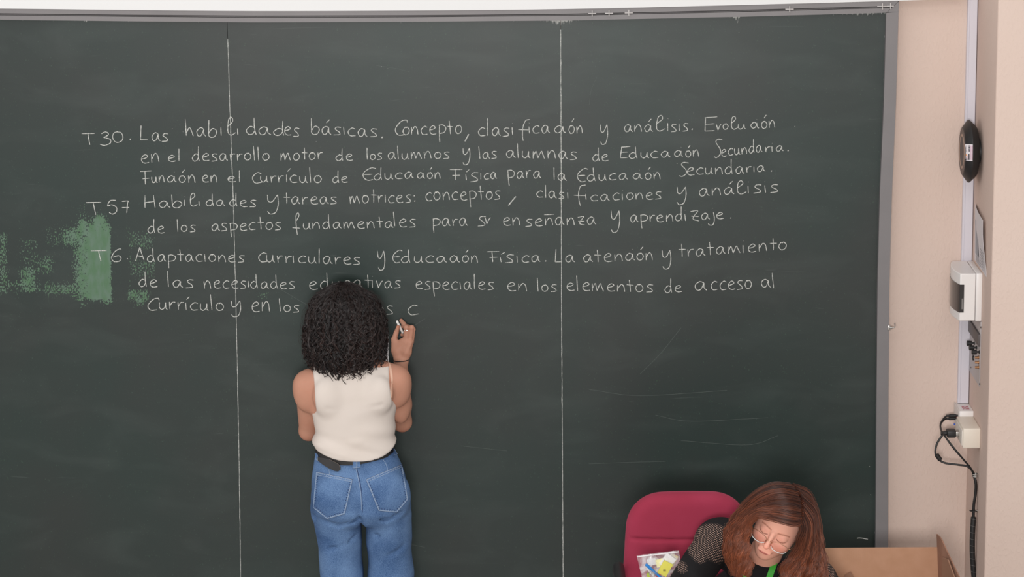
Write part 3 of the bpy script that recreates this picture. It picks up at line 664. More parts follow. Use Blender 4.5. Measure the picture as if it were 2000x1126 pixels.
# breaker box
zt, zb = WX(1915, 536, X_SIDE-.01)[2], WX(1915, 631.5, X_SIDE-.01)[2]; y0, y1 = -.235, -.012
bb = empty('breaker_box', (X_SIDE, (y0+y1)/2, zb), 'white wall box with a curved cover and dark smoked window', 'breaker box')
MB().box((X_SIDE-.022, y0-.003, zb-.001), (X_SIDE, y1, zt+.001), .003).build('back_tray', M_plastic, bb)
n = 16; prof = []
for i in range(n+1):     # cover outline in plan: front bowed between its near and far edges
    t = i/n; y = y0+(y1-y0)*t; prof.append((X_SIDE-.078-.016*math.sin(math.pi*t)**.8, y))
q = n+3; ring = [(X_SIDE-.0235, y0)]+prof+[(X_SIDE-.0235, y1)]
vs = [(x, y, zb) for x, y in ring]+[(x, y, zt) for x, y in ring]
fs = [(i, (i+1) % q, q+(i+1) % q, q+i) for i in range(q)]+[tuple(range(q-1, -1, -1)), tuple(range(q, 2*q))]
cov = MB().add(vs, fs).build('cover', M_plastic, bb, smooth=True); bvm = cov.modifiers.new('b', 'BEVEL'); bvm.width = .003; bvm.segments = 3; bvm.limit_method = 'ANGLE'; bvm.angle_limit = math.radians(50)
M_smoke = mat('smoked_plastic', (44, 40, 40), .15, spec=.6)
w0, w1 = zb+(zt-zb)*.18, zb+(zt-zb)*.77; outl = [(X_SIDE-.064, y0-.0015)]+[(x-.0015, y-(.0015 if i == 0 else 0)) for i, (x, y) in enumerate(prof[:-2])]
k = len(outl); inn = [(X_SIDE-.064, y0+.004)]+[(x+.004, y+.004) for x, y in prof[:-2]]
vs = [(x, y, w0) for x, y in outl]+[(x, y, w1) for x, y in outl]+[(x, y, w0) for x, y in inn]+[(x, y, w1) for x, y in inn]; fs = []
for i in range(k-1): fs += [(i, i+1, k+i+1, k+i), (2*k+i, 3*k+i, 3*k+i+1, 2*k+i+1), (i, 2*k+i, 2*k+i+1, i+1), (k+i, k+i+1, 3*k+i+1, 3*k+i)]
fs += [(0, k, 3*k, 2*k), (k-1, 3*k-1, 4*k-1, 2*k-1)]
wn = MB().add(vs, fs).build('window', M_smoke, bb); wn['label'] = 'dark smoked window of the breaker box'
mb = MB(); mb.box((X_SIDE-.072, y0-.0022, w0+(w1-w0)*.12), (X_SIDE-.067, y0-.001, w0+(w1-w0)*.5)); mb.build('switch_strip', mat('switch_grey', (120, 116, 114), .5), wn)
# wall control panel
PZ = lambda px, py, d=.004: WX(px, py, X_SIDE-d)
pt, pb_ = zb-.003, PZ(1917, 763)[2]; yn, yf = -.24, .02
cp = empty('control_panel', (X_SIDE, (yn+yf)/2, pb_), 'grey metal wall panel with three black knobs and brass sockets', 'control panel')
MB().box((X_SIDE-.003, yn, pb_), (X_SIDE, yf, pt), .0008).build('plate', mat('grey_plate', (178, 172, 172), .45, .2), cp)
zs1 = PZ(1918, 658)[2]; zs0 = PZ(1918, 683)[2]
MB().box((X_SIDE-.010, yn-.001, zs0), (X_SIDE-.003, yf, zs1), .0015).build('connector_strip', mat('dark_strip', (84, 78, 78), .5), cp)['label'] = 'dark horizontal connector strip'
def on_side(px, py, d):   # point protruding d from the wall that shows at px,py
    return WX(px, py, X_SIDE-d)
for px, py in ((1892, 670), (1896.5, 678.5), (1901.5, 687)):
    p = on_side(px, py, .024); p[0] = X_SIDE
    MB().lathe([(.003, .0075), (.006, .004), (.012, .0035), (.013, .0085), (.029, .0095), (.031, .008)], p, (-1, 0, 0), 20).build('knob', M_black, cp)
for px, py in ((1907, 697.5), (1907, 707.3), (1907, 716.7)):
    p = on_side(px, py, .012); p[0] = X_SIDE
    MB().lathe([(.003, .006), (.006, .006), (.007, .0042), (.017, .0040), (.0172, .0020), (.016, .0018)], p, (-1, 0, 0), 18).build('phono_socket', M_brass, cp)
p = on_side(1900, 698.6, .006); p[0] = X_SIDE
MB().lathe([(.003, .0095), (.007, .009), (.008, .005), (.006, .004)], p, (-1, 0, 0), 18).build('round_socket', M_black, cp)
for px, py in ((1896.4, 717), (1913.3, 749.5), (1915.6, 639)):
    p = on_side(px, py, .003); p[0] = X_SIDE
    MB().lathe([(.0025, .0035), (.0045, .0028)], p, (-1, 0, 0), 12).build('screw', mat('dark_screw', (70, 60, 58), .4, .6), cp)
# junction boxes at the trunking's end
za1, za0 = W(1889, 802.5, -.10)[2], W(1889, 833, -.10)[2]
ja = empty('socket_box', (X_SIDE, -.05, za0), 'small white junction box with printed sticker at the end of the trunking', 'junction box')
MB().box((X_SIDE-.050, -.10, za0), (X_SIDE, .03, za1), .002).build('housing', M_plastic, ja)
xa = X_SIDE-.050
MB().box((xa-.003, -.098, za0), (xa, .03, za1+.003), .001).build('face_plate', mat('off_white', (214, 208, 204), .5), ja)
q_ = [W(a, b, -.05) for a, b in ((1877.5, 793.5), (1886, 793.5), (1889, 800), (1880.5, 800))]
st_z = za1+.0006
mb = MB(); mb.add([(xa+.012, -.015, st_z), (xa+.042, -.015, st_z), (xa+.042, -.085, st_z), (xa+.012, -.085, st_z)], [(0, 1, 2, 3)]); mb.build('sticker', mat('sticker_white2', (224, 216, 222), .5), ja, smooth=False)
mb = MB()
for i in range(5): mb.add([(xa+.016+.005*i, -.025, st_z+.0004), (xa+.0185+.005*i, -.025, st_z+.0004), (xa+.0185+.005*i, -.075, st_z+.0004), (xa+.016+.005*i, -.075, st_z+.0004)], [(0, 1, 2, 3)])
o = mb.build('sticker_print', Mr, ja, smooth=False)
for (px, py, nm, c) in ((1869.5, 812, 'red', (190, 30, 50)), (1869.5, 828, 'blue', (40, 90, 190))):
    p = W(px, py, -.05); p[0] = xa-.003
    MB().lathe([(0, .0055), (.004, .0055), (.005, .0035), (.011, .0033)], p, (-1, 0, 0), 16).build('phono_socket', mat(nm+'_ring', c, .4), ja)['label'] = nm+' ringed socket'
zb1, zb0 = W(1900, 836.5, -.28)[2], W(1900, 875, -.28)[2]
jb = empty('socket_box', (X_SIDE, -.2, zb0), 'cream white wall junction box with a black cable plug in its side', 'junction box')
MB().box((X_SIDE-.062, -.28, zb0), (X_SIDE, -.102, zb1), .0035).build('housing', mat('cream_plastic', (226, 216, 202), .4), jb)
MB().box((X_SIDE-.066, -.272, zb0+.008), (X_SIDE-.062, -.11, zb1-.008), .001).build('face_plate', mat('off_white3', (218, 210, 200), .5), jb)
# cables
xb = X_SIDE-.066
vg = W(1868, 845, -.20)
ca = empty('cable', vg, 'black video cable looping from its plug, with a ferrite bead', 'cable')
MB().box((xb-.013, vg[1]-.017, vg[2]-.008), (xb, vg[1]+.017, vg[2]+.008), .001).build('connector', M_metal, ca)
MB().box((xb-.045, vg[1]-.02, vg[2]-.013), (xb-.012, vg[1]+.02, vg[2]+.013), .005).build('plug', M_black, ca)
MB().lathe([(0, .009), (.012, .007), (.02, .006)], (xb-.045, vg[1], vg[2]), (-1, 0, 0), 16).build('strain_relief', M_black, ca)
cx = lambda pts: [W(a, b, y) for a, b, y in pts]
loop = crom([(xb-.055, vg[1], vg[2])]+cx([(1841, 848.5, -.2), (1830, 866, -.205), (1827, 884, -.21), (1833, 896, -.21), (1846, 903.5, -.215), (1872, 907, -.225), (1889, 910, -.235), (1898, 918, -.24), (1903, 927, -.245), (1906, 945, -.25), (1905, 965, -.25), (1902, 985, -.25), (1901, 1010, -.25)]), 8)
MB().tube(loop, .0038, 10).build('cord', M_rubber, ca)
a_, b_ = W(1829, 887, -.21), W(1837, 898, -.21)
MB().tube([a_, a_+(b_-a_)*.08, a_+(b_-a_)*.92, b_], [.006, .0085, .0085, .006], 16).build('ferrite_bead', M_black, ca)
dp = W(1866, 813, -.07)
ca2 = empty('cable', dp, 'black round-plug audio cables hanging down from the small white box', 'cable')
for k2, (dz, dy) in enumerate(((.006, -.01), (-.007, .0))):
    p = dp+np.array([0, dy, dz]); x0 = xa-.003-.001
    MB().lathe([(0, .004), (.006, .0045), (.007, .0065), (.03, .0065), (.032, .0045), (.042, .004)], (x0-.006*0, p[1], p[2]), (-1, 0, 0), 16).build('plug', M_black, ca2)
    q = crom([(x0-.040, p[1], p[2])]+cx([(1843, 817+3*k2, -.09), (1837, 828, -.12), (1838.5, 840+k2, -.17), (1846, 852, -.235), (1862, 873+k2, -.26), (1882, 897, -.26), (1896, 914, -.252), (1904-2*k2, 930, -.243), (1907-2*k2, 946, -.24), (1906-2*k2, 966, -.24), (1903-2*k2, 985, -.24), (1902-2*k2, 1010, -.24)]), 8)
    MB().tube(q, .0034, 10).build('cord', M_rubber, ca2)
tie = empty('cable_clip', W(1905, 927, -.245), 'metal cable clip gathering the black cables to the side wall, upper one', 'clip')
c = W(1905, 927, -.245); th = np.linspace(0, 2*math.pi, 17)[:-1]
mb = MB()
for dz in (-.004, .003): mb.tube([c+np.array([.011*math.cos(t), .012*math.sin(t), dz]) for t in th], .0022, 8, closed=True)
mb.build('clamp_ring', M_metal, tie); MB().box((c[0]+.008, c[1]-.006, c[2]-.006), (X_SIDE+.001, c[1]+.006, c[2]+.006), .001).build('foot', M_metal, tie)
tie2 = empty('cable_clip', W(1903, 997, -.25), 'black cable tie just above the spiral wrap', 'clip'); c = W(1902.5, 997, -.247)
MB().tube([c+np.array([.010*math.cos(t), .011*math.sin(t), 0]) for t in th], .002, 8, closed=True).build('strap', M_black, tie2)
MB().tube([c+np.array([-.010, -.004, 0]), c+np.array([-.017, -.004, .003])], .0022, 8).build('tail', M_black, tie2)
MB().box((c[0]+.008, c[1]-.004, c[2]-.004), (X_SIDE+.001, c[1]+.004, c[2]+.004), .001).build('foot', M_metal, tie2)
# spiral wrapped bundle down to the floor
sw = empty('cable_wrap', W(1901, 1400, -.25), 'black spiral cable wrap running down the side wall', 'cable wrap')
pp = crom(cx([(1901.5, 1009, -.247), (1899.5, 1040, -.25), (1899, 1075, -.25), (1901, 1110, -.25), (1903.5, 1150, -.25), (1903, 1250, -.25), (1900, 1400, -.25)]), 12)
MB().tube(pp, .0098, 14).build('sleeve', M_rubber, sw)
L_ = np.concatenate([[0], np.cumsum(np.linalg.norm(np.diff(pp, axis=0), axis=1))]); mb = MB(); s_ = .004
gl = mat('wrap_edge', (104, 100, 98), .4)
while s_ < L_[-1]-.03:
    tt = np.linspace(0, 1, 12); pts = []
    for t in tt:
        q = s_+.006*t; c = np.array([np.interp(q, L_, pp[:, i]) for i in range(3)]); an = math.pi*1.02+math.pi*.96*t
        pts.append(c+np.array([.0102*math.cos(an), .0102*math.sin(an), 0]))
    mb.tube(pts, .0006, 5); s_ += .0245
o = mb.build('wrap_seam', gl, sw); o['kind'] = 'stuff'

# ------------------------------------------------------------------ desk, box, chair, bag
M_desk = mat('beige_laminate', (196, 186, 170), .4, vary=(4, (188, 176, 160), .3))
xl_, xr_ = W(1180, 1126, -1.5)[0], W(1905, 1126, -1.5)[0]
dk = empty('desk', ((xl_+xr_)/2, -1.85, 0), 'beige laminate desk in front of the seated woman', 'desk')
DZ = .79
MB().box((xl_, -2.25, DZ-.03), (xr_, -1.335, DZ), .003).build('desk_top', M_desk, dk)
MB().box((xl_+.03, -2.2, .05), (xr_-.03, -2.18, DZ-.03)).build('modesty_panel', M_desk, dk)
for x in (xl_+.04, xr_-.04):
    for y in (-2.15, -1.5): MB().box((x-.02, y-.02, 0), (x+.02, y+.02, DZ-.03), .002).build('leg', M_frame, dk)
# side table and cardboard box
bxl, bxr = W(1592, 1068, -.80)[0], W(1836, 1068, -.80)[0]
TZ = .60
st = empty('side_table', ((bxl+bxr)/2, -.95, 0), 'low side table under the cardboard box', 'table')
MB().box((bxl-.02, -1.16, TZ-.025), (bxr+.03, -.74, TZ), .002).build('table_top', M_desk, st)
for x in (bxl+.01, bxr):
    for y in (-1.13, -.77): MB().box((x-.015, y-.015, 0), (x+.015, y+.015, TZ-.025), .002).build('leg', M_frame, st)
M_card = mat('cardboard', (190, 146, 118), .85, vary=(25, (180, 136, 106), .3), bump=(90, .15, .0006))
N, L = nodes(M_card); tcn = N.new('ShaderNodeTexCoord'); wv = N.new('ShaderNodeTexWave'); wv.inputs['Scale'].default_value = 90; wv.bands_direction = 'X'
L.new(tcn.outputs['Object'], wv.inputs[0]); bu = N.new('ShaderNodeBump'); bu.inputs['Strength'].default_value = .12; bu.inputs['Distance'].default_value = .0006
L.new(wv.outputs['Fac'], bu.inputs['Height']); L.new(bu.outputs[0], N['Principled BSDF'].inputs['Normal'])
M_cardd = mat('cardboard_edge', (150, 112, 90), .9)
cb = empty('cardboard_box', ((bxl+bxr)/2, -.95, TZ), 'open brown cardboard box with raised flaps behind the seated woman', 'box')
ztop = W(1700, 1068.5, -.80)[2]
def slab(pts, t, name, m=M_card, parent=cb):
    P = [np.array(p, float) for p in pts]; nn = np.cross(P[1]-P[0], P[2]-P[0]); nn /= np.linalg.norm(nn); k = len(P)
    vs = P+[p+nn*t for p in P]; fs = [tuple(range(k-1, -1, -1)), tuple(range(k, 2*k))]+[(i, (i+1) % k, k+(i+1) % k, k+i) for i in range(k)]
    return MB().add(vs, fs).build(name, m, parent, smooth=False)
zr = ztop-.12
slab([(bxl, -.80, TZ), (bxr, -.80, TZ), (bxr, -.80, ztop), (bxl, -.80, ztop)], .004, 'rear_flap')
slab([(bxl, -1.10, TZ), (bxr, -1.10, TZ), (bxr, -1.10, zr-.06), (bxl, -1.10, zr-.06)], .004, 'front_wall')
slab([(bxl, -1.10, TZ), (bxl, -.80, TZ), (bxl, -.80, zr), (bxl, -1.10, zr-.06)], .004, 'side_wall')
slab([(bxl, -1.10, TZ+.003), (bxr, -1.10, TZ+.003), (bxr, -.80, TZ+.003), (bxl, -.80, TZ+.003)], .003, 'bottom')
r0 = W(1829, 1042, -.80); r1 = W(1850, 1078, -.93); r2 = W(1874, 1128, -1.08)
rp = crom([r0, W(1838, 1052, -.87), r1, r2], 5)
poly = [(bxr+.005, -.80, TZ)]+[]
top = [tuple(p) for p in rp]; botp = [(bxr+.004, p[1], TZ) for p in rp]; vs = top+botp+[(p[0]+.004, p[1], p[2]) for p in top]+[(p[0]+.004, p[1], p[2]) for p in botp]; k = len(rp); fs = []
for i in range(k-1): fs += [(i, i+1, k+i+1, k+i), (2*k+i, 3*k+i, 3*k+i+1, 2*k+i+1), (i, 2*k+i, 2*k+i+1, i+1), (k+i, k+i+1, 3*k+i+1, 3*k+i)]
fs += [(0, k, 3*k, 2*k), (k-1, 3*k-1, 4*k-1, 2*k-1)]
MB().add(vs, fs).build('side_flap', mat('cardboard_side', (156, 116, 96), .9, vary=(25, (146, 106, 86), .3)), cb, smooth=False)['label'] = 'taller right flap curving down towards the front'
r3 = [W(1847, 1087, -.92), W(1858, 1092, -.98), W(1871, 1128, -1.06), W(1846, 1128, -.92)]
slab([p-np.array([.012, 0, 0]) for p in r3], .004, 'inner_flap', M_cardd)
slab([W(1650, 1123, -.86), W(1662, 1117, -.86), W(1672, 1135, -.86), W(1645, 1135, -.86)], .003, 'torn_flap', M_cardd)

# office chair (wine red)
M_red = mat('wine_red_fabric', (144, 32, 58), .88, vary=(7, (156, 44, 72), .3), bump=(700, .25, .0006))
M_red.node_tree.nodes['Principled BSDF'].inputs['Sheen Weight'].default_value = .25
M_red.node_tree.nodes['Principled BSDF'].inputs['Sheen Roughness'].default_value = .4
M_red.node_tree.nodes['Principled BSDF'].inputs['Sheen Tint'].default_value = (*lin((240, 130, 160)), 1)
CYH = -1.00
cl, cr = W(1220.5, 1080, CYH)[0], W(1463, 1080, CYH)[0]; ctop = W(1340, 959.5, CYH)[2]; cxm = (cl+cr)/2
ch = empty('office_chair', (cxm, -1.2, 0), 'wine red upholstered office chair behind the seated woman', 'chair')
zseam = W(1300, 1052, CYH-.03)[2]; cbot = .60
def backr(p):
    x, y, z = p; hw = (cr-cl)/2; cz = (ctop+cbot)/2; hz = (ctop-cbot)/2
    hwz = hw*(1-.035*np.clip((z-zseam)/.12, -1, 1.2)); y = y+.22*(x-cxm)**2*-1
    r = .12; qx = np.maximum(np.abs(x-cxm)-(hwz-r), 0); qz = np.maximum(np.abs(z-cz-.01*((x-cxm)/hw)**2*-1)-(hz-r), 0)
    d2 = np.sqrt(qx**2.3+qz**2.3+1e-12)**(2/2.3*1.0)-r
    th = .032+.012*np.cos(np.clip((x-cxm)/hw, -1, 1)*1.5)
    dy = np.abs(y-CYH)-th
    d = smax(d2, dy, .045)
    gr = np.sqrt((z-zseam)**2+(np.maximum(y-(CYH-th+.004), 0))**2)-.004
    return smax(d, -gr, .008)
V, Fq = isosurf(backr, (cl-.03, CYH-.08, cbot-.03), (cr+.03, CYH+.08, ctop+.03), .005)
npmesh('backrest', V, Fq, M_red, ch)
def seatf(p): return smax(smax(np.abs(p[0]-cxm)-.24, np.abs(p[1]+1.24)-.22, .08), np.abs(p[2]-.47)-.04, .04)
V, Fq = isosurf(seatf, (cxm-.3, -1.5, .38), (cxm+.3, -.98, .56), .01); npmesh('seat', V, Fq, M_red, ch)
MB().box((cxm-.04, -.98, .42), (cxm+.04, -.955, .85), .005).build('back_bracket', M_black, ch)
MB().lathe([(0, .03), (.32, .028), (.36, .05), (.38, .05)], (cxm, -1.24, .06), (0, 0, 1), 24).build('gas_column', M_black, ch)
for i in range(5):
    a = 2*math.pi*i/5+.3; e = np.array([cxm+.27*math.cos(a), -1.24+.27*math.sin(a), .07])
    MB().tube([(cxm, -1.24, .11), e], [.025, .015], 10).build('leg', M_black, ch)
    MB().lathe([(-.02, .03), (-.015, .032), (.015, .032), (.02, .03)], e-np.array([0, 0, .038]), (math.cos(a+1.57), math.sin(a+1.57), 0), 16).build('caster', M_black, ch)
arz = W(1210, 1120, -1.2)[2]
for s in (-1, 1):
    xA = W(1211, 1121, -1.2)[0] if s < 0 else 2*cxm-W(1211, 1121, -1.2)[0]
    MB().tube(crom([(xA, -1.02, arz-.05), (xA, -1.06, arz-.02), (xA, -1.2, arz-.018), (xA, -1.36, arz-.025)], 6), .019, 12).build('armrest', M_black, ch)
    MB().tube(crom([(xA, -1.2, arz-.03), (xA-.01*s, -1.22, .6), (cxm+s*.2, -1.22, .44)], 6), .014, 10).build('arm_bracket', M_black, ch)

# zip bag with stationery
bgx0, bgx1 = W(1246, 1085, -1.39)[0], W(1338, 1080, -1.47)[0]; bz = DZ
M_bag = bpy.data.materials.new('clear_plastic_film'); M_bag.use_nodes = True; N, L = nodes(M_bag)
pb2 = N['Principled BSDF']; pb2.inputs['Base Color'].default_value = (.85, .84, .86, 1); pb2.inputs['Roughness'].default_value = .18
tb = N.new('ShaderNodeBsdfTransparent'); mx = N.new('ShaderNodeMixShader'); fn = N.new('ShaderNodeTexNoise'); fn.inputs['Scale'].default_value = 22; fn.inputs['Distortion'].default_value = 2
tcn = N.new('ShaderNodeTexCoord'); L.new(tcn.outputs['Object'], fn.inputs['Vector'])
mrn = N.new('ShaderNodeMapRange'); mrn.inputs[1].default_value = .4; mrn.inputs[2].default_value = .7; mrn.inputs[3].default_value = .12; mrn.inputs[4].default_value = .6
L.new(fn.outputs['Fac'], mrn.inputs[0]); L.new(mrn.outputs[0], mx.inputs[0]); L.new(tb.outputs[0], mx.inputs[1]); L.new(pb2.outputs[0], mx.inputs[2])
bu = N.new('ShaderNodeBump'); bu.inputs['Strength'].default_value = .6; bu.inputs['Distance'].default_value = .006; L.new(fn.outputs['Fac'], bu.inputs['Height']); L.new(bu.outputs[0], pb2.inputs['Normal'])
L.new(mx.outputs[0], N['Material Output'].inputs['Surface'])
BY = -1.39
btl, btr, bbl, bbr = W(1243.5, 1084, BY), W(1326, 1074, BY), W(1262, 1126, BY), W(1334, 1126, BY)
bag = empty('plastic_bag', ((btl[0]+btr[0])/2, BY, DZ), 'clear zip bag full of pens and yellow notes beside her arm', 'bag')
n = 22; V = []
bbl2, bbr2 = np.array([bbl[0]+.02, BY, DZ+.002]), np.array([bbr[0]+.02, BY, DZ+.002])
for side in (-1, 1):
    for i in range(n):
        for j in range(n):
            u, v = j/(n-1), i/(n-1); p = (btl*(1-u)+btr*u)*(1-v)+(bbl2*(1-u)+bbr2*u)*v
            b = .030*(math.sin(math.pi*u)**.6)*(v**.7)*(1 if v < .97 else .9); p = p+np.array([0, side*b, 0])
            p = p+np.array([0, .004*math.sin(17*u+5*v+side)*math.sin(math.pi*u), .004*math.sin(11*v+7*u)*math.sin(math.pi*u)*(v > .05)*(v < .9)]); V.append(p)
fs = []
for s in (0, 1):
    for i in range(n-1):
        for j in range(n-1): a = s*n*n+i*n+j; fs.append((a, a+1, a+n+1, a+n) if s else (a, a+n, a+n+1, a+1))
for j in range(n-1): a = (n-1)*n+j; fs.append((a, a+n*n, a+1+n*n, a+1))
MB().add(V, fs).build('film', M_bag, bag)
MB().tube([btl+[.001, -.003, -.004], btr+[-.001, -.003, -.004]], .0022, 6).build('zip_strip', mat('zip_white', (226, 222, 224), .4), bag)
Pg = lambda px, py, dy=0: W(px, py, BY+dy)
M_yel, M_yel2, M_blu, M_pap = mat('yellow_note', (222, 214, 90), .6), mat('pale_yellow', (232, 226, 170), .6), mat('blue_pen', (40, 130, 210), .3), mat('white_paper', (228, 226, 226), .7)
def pen(p0, p1, m, label, r=.0042):
    p0, p1 = np.array(p0), np.array(p1); e = empty('pen', (p0+p1)/2, label, 'pen', 'pens in the zip bag'); d = p1-p0
    MB().tube([p0+d*.06, p0+d*.62], r, 12).build('barrel', m, e); MB().tube([p0+d*.62, p0+d*.985, p1], [r*1.18, r*1.18, r*.8], 12).build('cap', m, e)
    MB().tube([p0, p0+d*.06], [r*.3, r], 10).build('tip', M_metal, e)
    MB().tube([p0+d*.66+[0, -r*1.6, 0], p0+d*.92+[0, -r*1.6, 0]], r*.3, 6).build('clip', m, e)
pen(Pg(1300, 1136, -.022), Pg(1261, 1101, -.022), M_blu, 'bright blue pen lying aslant in the zip bag')
pen(Pg(1293, 1142, -.012), Pg(1264, 1108, -.012), mat('white_pen', (226, 228, 230), .3), 'white pen just under the blue pen', .0038)
def pad(px, py, wpx, hpx, ang, m, label, dy, name='note_pad', cat='note pad'):
    c = Pg(px, py, dy); s = 600.; a = math.radians(ang); ux = np.array([math.cos(a), 0, math.sin(a)]); uz = np.array([-math.sin(a), 0, math.cos(a)])
    P = [c+ux*i*wpx/s/2+uz*j*hpx/s/2 for i, j in ((-1, -1), (1, -1), (1, 1), (-1, 1))]
    vs = P+[p+np.array([0, .008, 0]) for p in P]
    o = MB().add(vs, [(0, 1, 2, 3), (7, 6, 5, 4), (0, 4, 5, 1), (1, 5, 6, 2), (2, 6, 7, 3), (3, 7, 4, 0)]).build(name, m, None, smooth=False); tag(o, label, cat); return o
pad(1304, 1096, 22, 26, -38, M_pap, 'white folded card, uppermost in the zip bag', -.006, 'folded_card', 'card')
nt = pad(1299, 1110, 19, 28, -28, M_yel, 'yellow sticky note pad with small dark print in the bag', -.018)
o = MB()
for k in range(3): c = Pg(1296+k*1.8, 1113, -.0192); o.box(c-[.0008, .0006, .003], c+[.0008, 0, .003])
o.build('printed_text', Mk, nt, smooth=False)['kind'] = 'stuff'
pad(1289, 1099, 15, 15, 14, M_yel2, 'pale yellow paper slip left of the card in the bag', -.004, 'paper_slip', 'paper')
pad(1313, 1094, 14, 24, -30, mat('ochre_note', (222, 196, 110), .6), 'ochre paper slip at the right inside the bag', .006, 'paper_slip', 'paper')
pad(1273, 1097, 17, 12, 10, M_pap, 'crumpled white slip, upper left inside the bag', .002, 'paper_slip', 'paper')
pad(1286, 1125, 9, 8, 20, mat('red_pad', (200, 50, 60), .5), 'small red eraser low in the zip bag', -.02, 'eraser', 'eraser')
pad(1267, 1124, 6, 10, 5, mat('green_pad', (170, 190, 60), .5), 'small lime green eraser low in the bag', -.012, 'eraser', 'eraser')
for k in range(3):
    c = Pg(1270+5*k, 1119+2*k, -.03); q = [c+np.array([a, 0, b]) for a, b in ((-.003, -.008), (-.003, .009), (.003, .009), (.003, -.006), (-.0015, -.006), (-.0015, .006), (.0015, .006))]
    tag(MB().tube(crom(q, 3), .0005, 5).build('paper_clip', M_metal), 'silver wire paper clip below the blue pen, '+('nearest the bag edge', 'middle of the three', 'nearest the yellow pad')[k], 'paper clip', 'paper clips in the zip bag')
#PART3
# ------------------------------------------------------------------ people
def skin_mat(name, rgb, rgb2):
    m = mat(name, rgb, .58, spec=.3, sss=.12, vary=(14, rgb2, .35), bump=(260, .08, .0006)); N, L = nodes(m); b = N['Principled BSDF']
    at = N.new('ShaderNodeAttribute'); at.attribute_name = 'tint'; x = N.new('ShaderNodeMix'); x.data_type = 'RGBA'; x.blend_type = 'MULTIPLY'; x.inputs[0].default_value = 1
    src = b.inputs['Base Color'].links[0].from_socket; L.new(src, x.inputs[6]); L.new(at.outputs['Color'], x.inputs[7]); L.new(x.outputs[2], b.inputs['Base Color']); return m
def hair_mat(name, dark, light, rough=.32, lo=.35, hi=.65, scale=40):
    m = mat(name, dark, rough, spec=.55); N, L = nodes(m); b = N['Principled BSDF']
    at = N.new('ShaderNodeAttribute'); at.attribute_name = 'tone'
    x = N.new('ShaderNodeMix'); x.data_type = 'RGBA'; x.inputs[6].default_value = (*lin(dark), 1); x.inputs[7].default_value = (*lin(light), 1)
    L.new(at.outputs['Fac'], x.inputs[0]); L.new(x.outputs[2], b.inputs['Base Color']); return m
M_skin1 = skin_mat('skin_tan', (192, 142, 120), (182, 130, 108))
M_skin2 = skin_mat('skin_fair', (236, 178, 157), (230, 168, 147))
Y1 = -.42
def Z1(py, y=Y1): return W(1000, py, y)[2]
def row(py, xl, xr, b, dy=0.0, y=Y1):
    l, r = W(xl, py, y), W(xr, py, y); return ((l[2]+r[2])/2, (l[0]+r[0])/2, y+dy, (r[0]-l[0])/2, b)
P1 = lambda px, py, dy=0.0: W(px, py, Y1+dy)

# ---- woman at the board
w1 = empty('person', (P1(705, 1000)[0], Y1, 0), 'woman with dark curly hair writing on the board, cream sleeveless top, blue jeans', 'person')
torso1 = [row(716, 632, 742, .062), row(730, 612, 765, .080), row(760, 604, 774, .095, .005), row(800, 606, 771, .098, .01), row(840, 618, 765, .092, .01), row(880, 622, 764, .090), row(920, 626, 775, .085, -.01), row(960, 628, 782, .095, -.01), row(995, 632, 778, .09, -.01), row(1012, 640, 770, .08)]
RS, RE, RW = P1(773, 742), W(785.5, 824, -.27), W(783.5, 706, -.115)
LS, LE, LW = P1(602.5, 751), W(603, 841, -.31), W(672, 765, -.245)
ank = {s: (P1(*( (668, 1126) if s < 0 else (762, 1126)))[0], Y1+.02) for s in (-1, 1)}
def body1(p):
    d = loft(p, torso1, 2.3)
    for a, b, r1, r2 in ((P1(655, 722), LS, .045, .050), (P1(715, 718), RS, .045, .050)): d = smin(d, cone(p, a, b, r1, r2), .035)
    # shoulder blades and spine furrow
    d = smin(d, ell(p, P1(638, 775, -.075), (.045, .03, .06)), .03); d = smin(d, ell(p, P1(742, 770, -.075), (.045, .03, .06)), .03)
    d = smin(d, cone(p, LS+[0, 0, .002], LE, .047, .0335), .02); d = smin(d, ell(p, LS+np.array([-.004, -.004, -.03]), (.047, .045, .065)), .02)
    d = smin(d, cone(p, LE, LW, .034, .024), .012); d = smin(d, ell(p, LE+(LW-LE)*.25, (.037, .04, .037)), .015)
    d = smin(d, cone(p, RS, RE, .048, .0335), .02); d = smin(d, ell(p, RS+np.array([.006, .004, -.035]), (.044, .047, .062)), .02)
    d = smin(d, ell(p, RE*.55+RS*.45+np.array([.004, -.012, 0]), (.034, .036, .07)), .02)
    d = smin(d, cone(p, RE, RW, .033, .0235), .012); d = smin(d, ell(p, RE+(RW-RE)*.3, (.036, .036, .045)), .015)
    d = smin(d, cone(p, P1(690, 722, 0.0), P1(684, 672, .04), .056, .050), .03)
    hc = P1(677, 640, .045)
    d = smin(d, ell(p, hc, (.076, .095, .10)), .02); d = smin(d, ell(p, hc+np.array([0, .055, -.05]), (.055, .05, .065)), .02)
    d = smin(d, cone(p, hc+np.array([0, .10, -.01]), hc+np.array([0, .118, -.045]), .008, .012), .01)      # nose
    for s in (-1, 1):
        d = smin(d, ell(p, hc+np.array([s*.078, .005, -.025]), (.010, .020, .032)), .006)                  # ears
        d = smax(d, -ell(p, hc+np.array([s*.032, .105, 0]), (.016, .012, .010)), .01)
    d = smin(d, ell(p, hc+np.array([0, .098, -.075]), (.024, .009, .008)), .006)                            # mouth
    for s in (-1, 1):
        x, y = ank[s]; hip = P1(663 if s < 0 else 755, 965); kn = np.array([x, y+.01, .47])
        d = smin(d, cone(p, hip, kn, .066, .050), .02); d = smin(d, cone(p, kn, (x, y-.01, .09), .052, .036), .02)
        d = smin(d, cone(p, (x, y-.03, .045), (x+s*.02, y+.14, .035), .034, .026), .02)
    return d
V, Fq = isosurf(body1, (-.85, -.62, .0), (-.28, -.04, 1.60), .0075)
